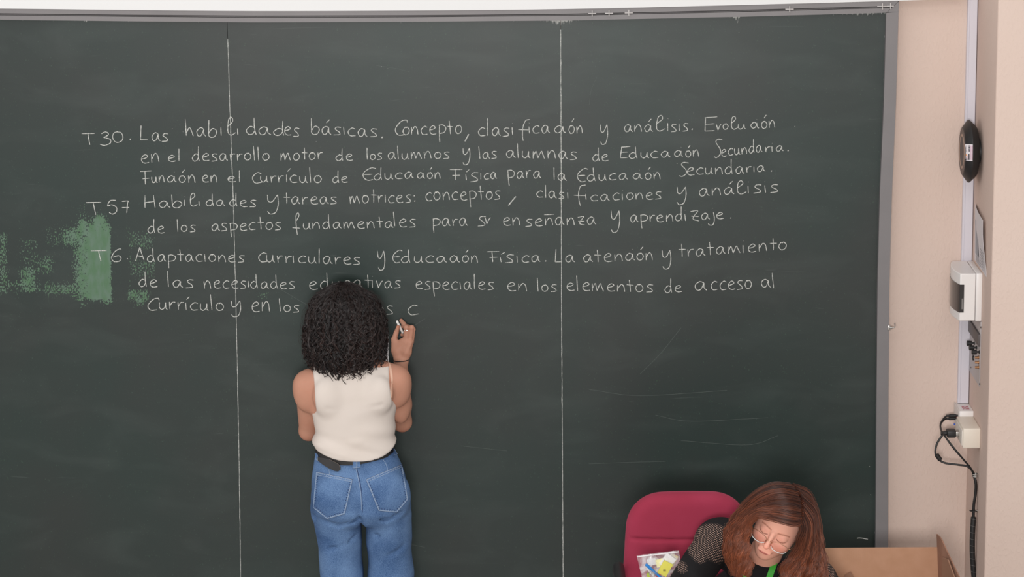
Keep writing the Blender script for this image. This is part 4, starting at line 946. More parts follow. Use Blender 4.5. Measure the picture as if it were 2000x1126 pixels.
# right hand (fine grid), overlapping the wrist under the hair tie
hs = lambda X, Y, y: W(740+X/8.04, 600+Y/8.04, y)
chalk_a, chalk_b = hs(283, 212, -.052), hs(380, 408, -.078)
def hand1(p):
    wr = hs(348, 845, -.114)
    d = cone(p, RE*.12+RW*.88+np.array([0, 0, .0]), wr, .0235, .0215)
    d = smin(d, cone(p, wr+[.007, 0, 0], hs(420, 700, -.112), .019, .020), .012); d = smin(d, cone(p, wr-[.007, 0, 0], hs(290, 690, -.108), .018, .018), .012)
    d = smin(d, cone(p, hs(285, 680, -.108), hs(400, 545, -.110), .0185, .0155), .012); d = smin(d, cone(p, hs(425, 690, -.112), hs(480, 545, -.112), .0185, .0145), .012)
    fing = [((430, 520, -.113), (428, 318, -.112), (392, 262, -.090), (350, 205, -.070), .0104, .0088, .0082, .0068),       # index
            ((482, 530, -.108), (515, 318, -.108), (445, 300, -.078), (375, 300, -.062), .0100, .0088, .0078, .0065),      # middle
            ((510, 545, -.100), (535, 345, -.092), (455, 350, -.060), (385, 395, -.058), .0095, .0084, .0075, .0065),      # ring
            ((495, 600, -.090), (520, 430, -.078), (450, 430, -.055), (362, 428, -.060), .0088, .0075, .0068, .0060)]      # little
    for a, b, c, e, r0, r1, r2, r3 in fing:
        a, b, c, e = hs(*a), hs(*b), hs(*c), hs(*e)
        f = cone(p, a, b, r0, r1); f = smin(f, ell(p, b, (r1*1.05,)*3), .003); f = smin(f, cone(p, b, c, r1*.97, r2), .003); f = smin(f, cone(p, c, e, r2, r3), .003); d = smin(d, f, .0045)
    a, b, c, e = hs(262, 640, -.104), hs(240, 505, -.098), hs(272, 400, -.088), hs(304, 308, -.072)
    f = cone(p, a, b, .0155, .0108); f = smin(f, cone(p, b, c, .0105, .0088), .004); f = smin(f, cone(p, c, e, .0088, .0070), .003); d = smin(d, f, .007)
    d = smin(d, cone(p, hs(300, 560, -.106), hs(400, 520, -.108), .0085, .0085), .012)
    for X in (505, 470): d = smin(d, cone(p, hs(X-60, 720, -.130), hs(X, 560, -.1245), .0012, .0020), .006)   # tendons
    return d
c0 = hs(380, 560, -.09)
Vh, Fh = isosurf(hand1, c0-[.05, .055, .075], c0+[.05, .06, .095], .0013)
# left hand, behind the body, holding the paper
def hand2(p):
    d = cone(p, LE*.2+LW*.8, LW, .0255, .023); pc = W(690, 752, -.215)
    d = smin(d, cone(p, LW, pc, .022, .026), .012)
    for k in range(4):
        a = pc+np.array([.012*k-.012, .004, .016-.004*k]); b = a+np.array([.03, .012, .012-.004*k]); c = b+np.array([.012, -.022, .004]); f = cone(p, a, b, .010, .0085); f = smin(f, cone(p, b, c, .0083, .007), .003); d = smin(d, f, .004)
    f = cone(p, pc+np.array([0, -.01, .01]), pc+np.array([.03, -.022, .03]), .012, .009); f = smin(f, cone(p, pc+np.array([.03, -.022, .03]), pc+np.array([.045, -.012, .042]), .009, .0075), .003)
    return smin(d, f, .006)
c2 = W(690, 752, -.215); Vl, Fl = isosurf(hand2, c2-[.07, .07, .07], c2+[.09, .07, .08], .0025)
VB = np.vstack([V, Vh, Vl]); FB = np.vstack([Fq, Fh+len(V), Fl+len(V)+len(Vh)])
b1 = npmesh('body', VB, FB, M_skin1, w1)
tint = np.ones((len(VB), 3))
def blot(c, r, col):
    dd = np.linalg.norm(VB-np.array(c), axis=1); k = np.clip(1-dd/r, 0, 1)[:, None]**1.0; k = np.clip(k*1.6, 0, 1); tint[:] = tint*(1-k)+np.array(col)*k
blot(hs(350, 200, -.07), .012, (1.08, .92, .92)); blot(hs(300, 305, -.08), .009, (1.12, 1.0, .98)); blot(RE+[0, 0, -.02], .04, (1.02, .88, .85)); blot(LE+[0, 0, -.02], .04, (1.02, .88, .85)); blot(hs(530, 320, -.1), .02, (1.1, 1.03, 1.05))
color_attr(b1, tint)
bvb = bvh_of(VB, FB)
# cream top
arm_l = crom([(607, 700), (608, 718), (614, 760), (617, 800), (615.5, 809), (607, 814), (560, 818)], 8); arm_r = crom([(755, 690), (757, 707), (760, 745), (763.5, 770), (766, 787), (770, 794), (776, 798), (830, 800)], 8)
def bound(curve, z, left):
    zc = np.array([W(a, b, Y1-.09)[2] for a, b in curve]); xc = np.array([W(a, b, Y1-.09)[0] for a, b in curve]); o = np.argsort(zc)
    return np.interp(z, zc[o], xc[o], left=(-9 if left else 9))
shirt_rows = [row(708, 640, 740, .062), row(722, 606, 764, .082), row(760, 598, 778, .103, .004), row(795, 606, 776, .108, .006), row(818, 611.5, 768.5, .106, .005), row(842, 616, 773, .104, .004), row(860, 611.5, 774.5, .106, 0), row(880, 611.5, 777, .110, -.004), row(915, 614, 779, .112, -.006)]
hem = crom([(600, 872), (612, 880), (617, 886), (638, 893), (665, 898.5), (704, 899.5), (737, 896), (757, 888), (770, 877), (777, 866), (790, 855)], 6)
def shirt(p):
    x, y, z = p
    d = loft(p, shirt_rows, 2.4)
    d = smin(d, cone(p, P1(655, 722), LS, .050, .055), .03); d = smin(d, cone(p, P1(715, 718), RS, .050, .055), .03)
    d = smin(d, ell(p, P1(638, 775, -.078), (.045, .032, .06)), .03); d = smin(d, ell(p, P1(742, 770, -.078), (.045, .032, .06)), .03)
    # folds
    bk = np.clip((Z1(800)-z)/.09, 0, 1); xx = x-P1(690, 800)[0]
    d = d-.0035*np.sin(95*(z-Z1(850))+14*xx+2.0*np.sin(13*xx))*bk*np.clip(1.1-np.abs(z-Z1(862))/.07, 0, 1)
    d = d-.0022*np.sin(60*(z-.35*xx)+5*xx)*np.clip((Z1(760)-z)/.1, 0, 1)*np.clip((xx+.02)/.06, 0, 1)
    d = d-.0012*wob(x, y, z, 38, 3)
    for ln in ([(618, 866, -.085), (640, 880, -.112), (690, 881, -.118), (732, 860, -.116), (752, 842, -.105)], [(628, 850, -.105), (668, 862, -.113), (712, 852, -.116), (756, 826, -.104)], [(700, 884, -.118), (740, 872, -.115), (770, 852, -.08)], [(640, 800, -.115), (690, 806, -.118), (745, 792, -.112)]):
        for (xa, ya, da), (xb_, yb, db) in zip(ln[:-1], ln[1:]): d = smax(d, -cone(p, P1(xa, ya, da), P1(xb_, yb, db), .0035, .0035), .016)
    hz = np.array([W(a, b, Y1-.1)[2] for a, b in hem]); hx = np.array([W(a, b, Y1-.1)[0] for a, b in hem])
    d = smax(d, np.interp(x, hx, hz)-z+.35*(y-(Y1-.1))*0, .004)
    al = np.interp(z, *(lambda q: (q[0], q[1]))(AL)) ; ar = np.interp(z, *(lambda q: (q[0], q[1]))(AR))
    d = smax(d, al-x, .004); d = smax(d, x-ar, .004)
    d = smax(d, z-(Z1(704)+.05), .01)
    d = smax(d, -(np.sqrt((x-P1(686, 705)[0])**2+(y-Y1)**2+((z-Z1(704))*.9)**2)-.050), .004)
    return d
def mono(curve, sgn):
    q = [(W(a, b, Y1-.09)[2], W(a, b, Y1-.09)[0]) for a, b in curve]; q.sort(); return np.array([a for a, _ in q]), np.array([b for _, b in q])
AL = mono(arm_l, 1); AR = mono(arm_r, 1)
V, Fq = isosurf(shirt, (-.80, -.60, 1.02), (-.34, -.24, 1.42), .0042)
M_cream = mat('cream_knit', (214, 204, 196), .85, bump=(420, .25, .0005), vary=(8, (208, 197, 188), .3))
top1 = npmesh('sleeveless_top', V, Fq, M_cream, w1); top1['label'] = 'cream sleeveless top'; bvt = bvh_of(V, Fq)
# bra strap
mb = MB(); sp = crom([(757, 706), (760.5, 712), (764, 730), (765, 748), (764, 765), (763, 776)], 6); a_ = []
for (px, py) in sp: p, nn = hit(bvb, px, py, .0018, Y1-.05); a_.append((p, nn))
vs = []; 
for p, nn in a_: sd = np.cross(nn, [0, 0, 1.]); sd /= np.linalg.norm(sd)+1e-9; vs += [p-sd*.0042, p+sd*.0042, p+sd*.0042-nn*.0025, p-sd*.0042-nn*.0025]
fs = []
for i in range(len(a_)-1):
    for j in range(4): fs.append((4*i+j, 4*i+(j+1) % 4, 4*i+4+(j+1) % 4, 4*i+4+j))
stp = mb.add(vs, fs).build('strap', mat('strap_beige', (214, 172, 150), .5), w1); stp['label'] = 'beige shoulder strap at her right armhole'
c, nn = hit(bvb, 764.2, 748, .004, Y1-.05); th = np.linspace(0, 2*math.pi, 17)[:-1]
MB().tube([c+np.array([.0042*math.cos(t), 0, .0042*math.sin(t)]) for t in th], .0009, 6, closed=True).build('strap_ring', mat('ring_beige', (196, 150, 126), .3), stp)

# jeans
pel = [row(868, 619, 771, .092), row(885, 616, 775, .098), row(910, 613, 786, .106, -.008), row(935, 610, 794, .116, -.014), row(960, 608, 799.5, .126, -.02), row(985, 607.5, 802, .130, -.02), row(1005, 610, 802.5, .12, -.01), row(1030, 640, 780, .085, 0)]
zf = .035
def legrows(xl, xr, s):
    a = P1((xl+xr)/2, 1126); z0 = a[2]; r = [row(1000, xl+(-16 if s < 0 else -4), xr+(-6 if s < 0 else -3), .105, -.012), row(1025, xl+(-11 if s < 0 else -2), xr+(-1 if s < 0 else -3), .100, -.005), row(1050, xl-6 if s < 0 else xl-2, xr-.5 if s < 0 else xr-2, .094), row(1085, xl-3 if s < 0 else xl-1.5, xr-.5 if s < 0 else xr-2, .088, .004), row(1126, xl, xr, .084, .008)]
    for z, w_, b in ((.45, .073, .085), (.3, .076, .09), (.15, .082, .098), (zf, .088, .105)): r.append((z, a[0]+.0*s, Y1+.01, w_, b))
    return r
legL, legR = legrows(627, 709.3, -1), legrows(716.5, 806, 1)
def jeans(p):
    x, y, z = p
    d = loft(p, pel, 2.3)
    d = smin(d, ell(p, P1(656, 972, -.088), (.079, .060, .088)), .035); d = smin(d, ell(p, P1(757, 966, -.088), (.079, .060, .088)), .035)
    d = smax(d, (P1(700, 1016)[2]-z), .02)
    crx = P1(708, 990)[0]
    d = d+.014*np.exp(-((x-crx)/.012)**2)*np.clip((Z1(945)-z)/.10, 0, 1)*(y < Y1)
    l = loft(p, legL, 2.3); r = loft(p, legR, 2.3)
    l = l-.0045*np.sin(20*(z)+9*x)*np.clip((Z1(1030)-z)/.1, 0, 1)-.003*wob(x, y, z, 22, 1); r = r-.0045*np.sin(23*(z)-11*x+1.5)*np.clip((Z1(1030)-z)/.1, 0, 1)-.003*wob(x, y, z, 22, 5)
    lr = np.minimum(l, r); d = smin(d, lr, .018)
    # creases beneath the seat
    for (xa, ya), (xb_, yb) in (((612, 1014), (662, 1027)), ((662, 1027), (698, 1010)), ((720, 1003), (752, 1012)), ((752, 1012), (797, 1001))):
        A, B = P1(xa, ya, -.120), P1(xb_, yb, -.126); d = smax(d, -(cone(p, A, B, .0055, .0085)), .014)
    gx = np.interp(z, [Z1(1126), Z1(1000)], [P1(713, 1126)[0], P1(708, 1000)[0]]); gw = np.clip((Z1(998)-z)*.14, -.012, .0062)
    d = smax(d, -(np.abs(x-gx)-gw), .005)
    for (xa, ya), (xb_, yb) in (((735, 1045), (775, 1030)), ((640, 1075), (700, 1045)), ((760, 1085), (802, 1060)), ((628, 1000), (612, 1012))):
        A, B = P1(xa, ya, -.088), P1(xb_, yb, -.075); d = smax(d, -(cone(p, A, B, .0035, .0055)), .014)
    d = d-.0020*wob(x, y, z, 45, 2)-.0010*wob(x, y, z, 95, 6)
    return smax(smax(d, z-(Z1(866)), .006), zf-z, .004)
V, Fq = isosurf(jeans, (-.80, -.66, 0.0), (-.30, -.22, 1.13), .006)
def denim():
    m = bpy.data.materials.new('blue_denim'); m.use_nodes = True; N, L = nodes(m); b = N['Principled BSDF']; b.inputs['Roughness'].default_value = .85; b.inputs['Specular IOR Level'].default_value = .2
    tc = N.new('ShaderNodeTexCoord')
    n1 = N.new('ShaderNodeTexNoise'); n1.inputs['Scale'].default_value = 480; n1.inputs['Detail'].default_value = 4; L.new(tc.outputs['Object'], n1.inputs['Vector'])
    n2 = N.new('ShaderNodeTexNoise'); n2.inputs['Scale'].default_value = 9; n2.inputs['Detail'].default_value = 4; L.new(tc.outputs['Object'], n2.inputs['Vector'])
    a = N.new('ShaderNodeMath'); a.operation = 'MULTIPLY_ADD'; a.inputs[1].default_value = .55; L.new(n1.outputs['Fac'], a.inputs[0]); 
    c = N.new('ShaderNodeMath'); c.operation = 'MULTIPLY'; c.inputs[1].default_value = .45; L.new(n2.outputs['Fac'], c.inputs[0]); L.new(c.outputs[0], a.inputs[2])
    r = N.new('ShaderNodeValToRGB'); r.color_ramp.elements[0].position = .38; r.color_ramp.elements[0].color = (*lin((56, 84, 126)), 1); r.color_ramp.elements[1].position = .62; r.color_ramp.elements[1].color = (*lin((106, 136, 176)), 1)
    L.new(a.outputs[0], r.inputs[0]); L.new(r.outputs[0], b.inputs['Base Color'])
    u = N.new('ShaderNodeBump'); u.inputs['Strength'].default_value = .3; u.inputs['Distance'].default_value = .0006; L.new(n1.outputs['Fac'], u.inputs['Height']); L.new(u.outputs[0], b.inputs['Normal']); return m
M_denim = denim(); M_stitch = mat('pale_stitch', (150, 168, 192), .8); M_dst = mat('dark_seam', (44, 62, 100), .9)
jn = npmesh('jeans', V, Fq, M_denim, w1); jn['label'] = 'light blue wide-leg jeans'; bvj = bvh_of(V, Fq)
pkL = [(618.4, 921.5), (688, 936), (673, 1002.5), (638.7, 1012), (611.8, 990)]; pkR = [(715.6, 936), (784.6, 907), (796, 974.5), (774.6, 999.5), (740, 996)]
for pk in (pkL, pkR):
    o = MB().add(*drape_poly(bvj, pk, .0, .0022, 8, 8)).build('pocket', M_denim, jn)
    bvp = obj_bvh(o); c = np.mean(pk, 0); inn = [tuple(c+(np.array(p)-c)*.95) for p in pk]
    mb = MB(); ed = [tuple(c+(np.array(p)-c)*.992) for p in pk]; drape_line(mb, bvp, ed+[ed[0]], .0013, .0004, 14, True, 5)
    # dashed double stitch
    q = inn+[inn[0]]
    for a, b in zip(q[:-1], q[1:]):
        a, b = np.array(a), np.array(b); k = max(int(np.linalg.norm(b-a)/4.2), 2)
        for i in range(k): drape_line(mb, bvp, [a+(b-a)*(i+.1)/k, a+(b-a)*(i+.55)/k], .0009, .0005, 1, True, 4)
    t0, t1 = np.array(pk[0]), np.array(pk[1]); dn = np.array([0, 5.])
    drape_line(mb, bvp, [t0+dn+(t1-t0)*.02, t1+dn*.9-(t1-t0)*.02], .0009, .0005, 10, True, 5)
    s_ = mb.build('stitching', M_stitch, jn); s_['kind'] = 'stuff'
    mb = MB(); out = [tuple(c+(np.array(p)-c)*1.012) for p in pk]; drape_line(mb, bvj, out+[out[0]], .0011, .0002, 14, True, 5)
    inn2 = [tuple(c+(np.array(p)-c)*.90) for p in pk]; q = inn2+[inn2[0]]
    for a, b in zip(q[1:-1], q[2:]):
        a, b = np.array(a), np.array(b); k = max(int(np.linalg.norm(b-a)/5), 2)
        for i in range(k): drape_line(mb, bvp, [a+(b-a)*(i+.1)/k, a+(b-a)*(i+.5)/k], .0014, .0001, 1, True, 4)
    s_ = mb.build('pocket_edge', M_dst, jn); s_['kind'] = 'stuff'
mb = MB()
drape_line(mb, bvj, [(694.6, 912), (698.4, 929), (703.5, 954), (705.5, 975), (706.5, 996)], .0010, .0003, 8)
drape_line(mb, bvj, [(642.5, 911), (643, 920), (644, 929)], .0007, .0002, 6); drape_line(mb, bvj, [(748.5, 897), (754, 906), (758, 920)], .0007, .0002, 6)

s_ = mb.build('seam', M_stitch, jn); s_['kind'] = 'stuff'
mb = MB(); drape_line(mb, bvj, [(697, 915), (700.5, 929), (705.5, 954), (707.3, 975), (708, 1000)], .0013, .0001, 8); mb.build('seam', M_dst, jn)
# belt
M_belt = mat('black_leather', (30, 28, 28), .5, bump=(200, .2, .0005))
mb = MB(); lo_ = crom([(618, 892), (627, 898), (642, 903.5), (665, 908), (690, 908), (703, 906.5), (748, 895), (762, 886.5), (770, 880.5)], 5); vs = []
for px, py in lo_:
    p, nn = hit(bvj, px, py, .0045); nn[2] = 0; nn /= np.linalg.norm(nn)+1e-9; u = np.array([0, 0, .027])
    vs += [p, p+u, p+u-nn*.004, p-nn*.004]
fs = []
for i in range(len(lo_)-1):
    for j in range(4): fs.append((4*i+j, 4*i+(j+1) % 4, 4*i+4+(j+1) % 4, 4*i+4+j))
fs += [(0, 1, 2, 3), tuple(4*(len(lo_)-1)+j for j in range(4))]
# carry the strap round the front of the waist
belt = mb.add(vs, fs).build('belt', M_belt, w1); belt['label'] = 'black belt with a loose hanging end'
tg_ = [(624, 892), (647, 896), (655, 901), (663, 906), (666.2, 912), (665.5, 918), (661, 921.3), (654.5, 920.5), (645, 914.5), (635, 908), (624, 899)]
c = np.mean(tg_, 0); V_ = [hit(bvj, px, py, .011)[0] for px, py in tg_]; ctr = hit(bvj, *c, .013)[0]; Vb = [hit(bvj, px, py, .0075)[0] for px, py in tg_]; k = len(tg_)
MB().add([ctr]+V_+Vb, [(0, 1+j, 1+(j+1) % k) for j in range(k)]+[(1+j, 1+k+j, 1+k+(j+1) % k, 1+(j+1) % k) for j in range(k)]).build('belt_end', M_belt, belt)
mb = MB(); drape_line(mb, bvj, [(646, 896), (655, 901), (663, 907), (665.2, 913)], .0006, .012, 6); mb.build('belt_edge', mat('worn_edge', (110, 100, 92), .7), belt)
for q in ([(689.5, 897), (696, 897.5), (696, 913.5), (689.8, 913.8)], [(697, 897), (703.2, 896.5), (703.4, 912.5), (697, 913.2)], [(765, 878), (770.5, 876), (771.3, 887.5), (766.2, 889.5)], [(620.3, 885), (624.5, 888), (624.5, 900), (621, 897.5)]):
    V_ = [hit(bvj, px, py, .0105)[0] for px, py in q]; Vb = [hit(bvj, px, py, .0005)[0] for px, py in q]
    lp = MB().add(V_+Vb, [(0, 1, 2, 3)]+[(j, (j+1) % 4, 4+(j+1) % 4, 4+j) for j in range(4)]).build('belt_loop', M_denim, jn, smooth=False)
    mb = MB()
    for a, b in ((0, 3), (1, 2)): mb.tube([V_[a]+(V_[b]-V_[a])*.05+[0, -.0006, 0], V_[b]+[0, -.0006, 0]], .0006, 4)
    mb.tube([V_[3]+[0, -.0006, .001], V_[2]+[0, -.0006, .001]], .0007, 4); mb.build('loop_stitching', M_stitch, lp)
# shoes
for s in (-1, 1):
    x, y = ank[s]
    def shoe(p): return smax(smin(cone(p, (x, y-.04, .045), (x+s*.02, y+.13, .03), .046, .040), cone(p, (x, y-.03, .05), (x, y-.03, .09), .045, .042), .02), -(p[2]), .004)
    V, Fq = isosurf(shoe, (x-.08, y-.12, -.01), (x+.1, y+.2, .15), .006); npmesh('shoe', V, Fq, M_plastic, w1)
# hair tie and ring
a_, nn = hit(bvb, 784, 704, 0); wr = hs(345, 838, -.114)
th = np.linspace(0, 2*math.pi, 33)[:-1]
MB().tube([wr+np.array([.0285*math.cos(t), .0265*math.sin(t), .004+.0008*math.cos(t)]) for t in th], .0019, 8, closed=True).build('hair_tie', mat('black_elastic', (16, 15, 16), .8), w1)['label'] = 'black hair tie round the right wrist'
rg = hs(428, 350, -.112)
rn = MB().tube([rg+np.array([.0092*math.cos(t), .0092*math.sin(t), .0008*math.cos(t)]) for t in th], .0008, 6, closed=True).build('finger_ring', mat('silver', (220, 215, 205), .2, 1), w1)
MB().tube([rg+np.array([-.001, -.0095, .001]), rg+np.array([.006, -.0085, -.001])], [.0013, .0016], 8).build('ring_setting', mat('silver2', (235, 232, 226), .15, 1), rn)
# chalk and paper
d_ = chalk_b-chalk_a
tag(MB().tube([chalk_a-d_*.015, chalk_a+d_*.03, chalk_b], [.0030, .0043, .0043], 16).build('chalk', mat('chalk_stick', (236, 232, 228), .9)), 'stick of white chalk held in the raised right hand', 'chalk')
pc = [W(662, 655, -.215), W(759, 657, -.215), W(760, 768, -.215), W(662, 768, -.215)]
sh = MB(); n = 10; V_ = []
for i in range(n):
    for j in range(n):
        u, v = j/(n-1), i/(n-1); p = (pc[0]*(1-u)+pc[1]*u)*(1-v)+(pc[3]*(1-u)+pc[2]*u)*v; p[1] += .006*math.sin(3*u+v); V_.append(p)
fs = [(i*n+j, i*n+j+1, (i+1)*n+j+1, (i+1)*n+j) for i in range(n-1) for j in range(n-1)]
o = sh.add(V_, fs).build('paper_sheet', M_pap); sd = o.modifiers.new('s', 'SOLIDIFY'); sd.thickness = .0004; tag(o, 'white sheet of notes half hidden behind the curly hair', 'paper')

# curly hair
tab = np.array([(551, 667, 670), (554, 655, 688), (559, 643, 701), (570, 628, 717), (585, 616, 731), (600, 607, 741), (630, 598, 751), (665, 595, 753), (695, 598, 752), (715, 604, 750), (735, 616, 744), (760, 632, 736)])
HY = Y1+.02
zt_ = np.array([W(700, r[0], HY-.06 if r[0] > 580 else HY)[2] for r in tab]); cxt = np.array([W((r[1]+r[2])/2, r[0], HY)[0] for r in tab]); hwt = np.array([(r[2]-r[1])/2/560. for r in tab])
tz = np.linspace(0, 1, 300); zz = np.interp(tz, np.linspace(0, 1, len(tab)), zt_); cc = np.interp(zz[::-1], zt_[::-1], cxt[::-1])[::-1]; hh = np.interp(zz[::-1], zt_[::-1], hwt[::-1])[::-1]
kern = np.ones(15)/15; hh = np.convolve(np.pad(hh, 7, mode='edge'), kern, 'valid'); cc = np.convolve(np.pad(cc, 7, mode='edge'), kern, 'valid'); hh[0] = .012
arc = np.concatenate([[0], np.cumsum(np.hypot(np.diff(zz), np.diff(hh)))])
iz = lambda z: 1-np.clip((z-zz[-1])/(zz[0]-zz[-1]), 0, 1)
def haircore(p):
    x, y, z = p; h = np.interp(z, zz[::-1], hh[::-1]); c = np.interp(z, zz[::-1], cc[::-1]); d = (np.sqrt(((x-c)/(h*.86+1e-4))**2+((y-HY)/(h*.80+1e-4))**2)-1)*h*.8
    d = smax(d, (W(700, 715, HY)[2]-z), .02); d = smax(d, z-zz[0]+.012, .02)
    d = d-.004*wob(x, y, z, 90, 2)
    return smax(d, -ell(p, P1(680, 640, .16), (.06, .07, .09)), .01)
Vc, Fc = isosurf(haircore, (-.82, -.62, 1.22), (-.38, -.18, 1.66), .007)
NCL, NS, NP = 820, 8, 50
paths = np.zeros((NCL*NS, NP, 3)); rads = np.zeros((NCL*NS, NP)); tone = np.zeros((NCL*NS, NP))
s = np.linspace(0, 1, NP); q = 0
for k in range(NCL):
    phi = rng.uniform(-math.pi*1.22, math.pi*.22) if rng.random() < .92 else rng.uniform(0, 2*math.pi)
    if math.sin(phi) > .78: phi = -phi
    rho = 1.03-.34*rng.random()**1.2
    st_ = rng.choice([rng.uniform(0, .03), rng.uniform(0, .55)], p=[.35, .65]); L1_ = arc[-1]
    end = L1_*rng.uniform(.62, .93) if rho > .85 else L1_*rng.uniform(.74, .97)
    ring = rng.random() < .16
    if ring: end = L1_*rng.uniform(.88, 1.0)
    ar_ = st_*L1_*.9+(end-st_*L1_*.9)*s; frac = ar_/L1_
    z = np.interp(ar_, arc, zz); h = np.interp(ar_, arc, hh)*rho; c = np.interp(ar_, arc, cc)
    g = np.clip(frac*1.7-.12, 0, 1)
    ph = phi+(.16*np.sin(s*rng.uniform(2, 6)+rng.uniform(0, 6))+.10*np.sin(s*rng.uniform(5, 10)+rng.uniform(0, 6)))*g
    h = h*(1+.05*np.sin(s*rng.uniform(3, 9)+rng.uniform(0, 6))*g)
    base = np.stack([c+h*np.cos(ph), HY+.92*h*np.sin(ph), z+.008*g*np.sin(s*rng.uniform(5, 12)+rng.uniform(0, 6))], 1)
    A = (rng.uniform(.005, .0085) if ring else rng.uniform(.003, .011))*np.clip(frac*2.4-.08, .05, 1)
    pit = rng.uniform(.016, .024) if ring else rng.uniform(.024, .055); w0 = rng.uniform(0, 6.28); sg = rng.choice([-1, 1])
    rate = (end-ar_[0])/NP/pit*2*math.pi*(1+.5*np.sin(s*rng.uniform(4, 12)+rng.uniform(0, 6)))
    om = np.cumsum(rate*np.linspace(.7, 1.4, NP))*sg+w0
    rad_dir = np.stack([np.cos(ph), .9*np.sin(ph), 0*ph], 1); tan_dir = np.stack([-np.sin(ph), np.cos(ph), 0*ph], 1)
    dome = np.clip(1-frac*3, 0, 1)[:, None]; rad_dir = rad_dir*(1-dome)+np.array([0, 0, 1.])*dome
    an = rng.uniform(0, 3.14); e1 = rad_dir*math.cos(an)+np.array([0, 0, 1.])*math.sin(an)*.6      # a random plane for the coil
    tn = np.clip(rng.normal(.28, .24), 0, 1); wide = rng.uniform(.0010, .0021)
    for j in range(NS):
        dph = rng.normal(0, .20); of = rng.normal(0, wide, 2)*1.0; tp = np.clip(1.15-s*.9, .3, 1)
        paths[q] = base+(A*np.cos(om+dph)+of[0]*tp)[:, None]*e1+(A*np.sin(om+dph)+of[1]*tp)[:, None]*tan_dir
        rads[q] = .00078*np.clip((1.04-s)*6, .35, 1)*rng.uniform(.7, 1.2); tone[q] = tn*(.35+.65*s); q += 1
# flyaway hairs
NF = 420; fp = np.zeros((NF, NP, 3)); fr_ = np.full((NF, NP), .00028)
for k in range(NF):
    phi = rng.uniform(-math.pi*1.2, .2*math.pi); a0 = rng.uniform(.05, .8)*arc[-1]; ln = rng.uniform(.03, .08); ar_ = np.clip(a0+ln*s, 0, arc[-1])
    z = np.interp(ar_, arc, zz); h = np.interp(ar_, arc, hh); c = np.interp(ar_, arc, cc); out = 1+rng.uniform(.02, .16)*np.sin(s*2.2)
    om = s*rng.uniform(4, 16)+rng.uniform(0, 6); A = rng.uniform(.002, .006)
    fp[k] = np.stack([c+h*out*np.cos(phi)+A*np.cos(om), HY+.92*h*out*np.sin(phi), z+A*np.sin(om)+.01*np.clip(1-a0/arc[-1]*3, 0, 1)*s], 1)
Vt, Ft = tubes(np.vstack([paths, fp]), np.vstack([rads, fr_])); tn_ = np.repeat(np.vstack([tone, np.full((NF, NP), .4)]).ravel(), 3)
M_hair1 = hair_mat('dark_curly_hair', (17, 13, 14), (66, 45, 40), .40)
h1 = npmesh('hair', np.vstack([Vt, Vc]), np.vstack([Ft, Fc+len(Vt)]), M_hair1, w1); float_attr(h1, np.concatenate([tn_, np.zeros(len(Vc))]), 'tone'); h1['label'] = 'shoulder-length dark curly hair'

# ---- seated woman
Y2 = -1.47
w2 = empty('person', (W(1450, 1126, -1.25)[0], -1.25, 0), 'seated woman with wavy auburn hair and glasses bending over her writing', 'person')
cen = W(1526.5, 1018, Y2); toc = CAM-cen; toc /= np.linalg.norm(toc)
ro = math.radians(28); pi_ = math.radians(37); ya_ = math.radians(-3)
ur = math.cos(ro)*_U+math.sin(ro)*_R; ur = ur-toc*np.dot(ur, toc); ur /= np.linalg.norm(ur); rr = np.cross(ur, toc)
if np.dot(rr, _R) < 0: rr = -rr
f_ = math.cos(pi_)*toc-math.sin(pi_)*ur; u_ = math.cos(pi_)*ur+math.sin(pi_)*toc
f2_ = math.cos(ya_)*f_+math.sin(ya_)*rr; r2_ = math.cos(ya_)*rr-math.sin(ya_)*f_
HM = np.stack([r2_, -f2_, u_], 1)          # local (x, y back, z up) -> world
toW = lambda v: cen+np.asarray(v)@HM.T
def head2(p):
    x, y, z = p; ax = np.abs(x); pa = (ax, y, z)
    d = ell(p, (-.008, .022, .020), (.074, .092, .080)); d = smin(d, ell(p, (0, -.028, -.012), (.069, .064, .085)), .03)
    d = smin(d, ell(p, (0, -.040, -.075), (.044, .046, .042)), .03); d = smin(d, ell(p, (0, -.066, -.098), (.020, .017, .016)), .022)
    d = smin(d, ell(pa, (.036, -.062, -.034), (.026, .024, .024)), .022)
    d = smax(d, -ell(pa, (.031, -.104, .004), (.018, .012, .011)), .022)
    d = smin(d, ell(pa, (.031, -.0755, .001), (.0155, .0125, .0115)), .007)                   # lowered lids
    d = smin(d, cone(p, (0, -.091, .010), (0, -.109, -.030), .0065, .0075), .012); d = smin(d, ell(p, (0, -.110, -.033), (.0085, .009, .008)), .007)
    d = smin(d, ell(pa, (.0115, -.098, -.036), (.006, .009, .006)), .005); d = smax(d, -ell(pa, (.006, -.108, -.043), (.003, .004, .003)), .003)
    d = smin(d, ell(p, (0, -.092, -.058), (.024, .010, .012)), .012)
    d = smin(d, ell(pa, (.009, -.098, -.0635), (.015, .0055, .003)), .005); d = smin(d, ell(p, (0, -.095, -.070), (.016, .0065, .0038)), .005)
    d = smax(d, -cone(pa, (0, -.108, -.0675), (.022, -.096, -.0655), .0012, .0012), .003)
    d = smax(d, -cone(pa, (.020, -.101, -.040), (.034, -.090, -.062), .002, .002), .009)      # smile fold
    d = smin(d, ell(pa, (.077, .008, -.005), (.008, .018, .030)), .006)
    return d
V, Fh = isosurf(head2, (-.095, -.135, -.125), (.095, .130, .130), .0018)
tt = np.ones((len(V), 3)); axv = np.abs(V[:, 0])
def tintm(mask, col): m_ = np.clip(mask, 0, 1)[:, None]; tt[:] = tt*(1-m_)+np.array(col)*m_
front = (V[:, 1] < -.05)
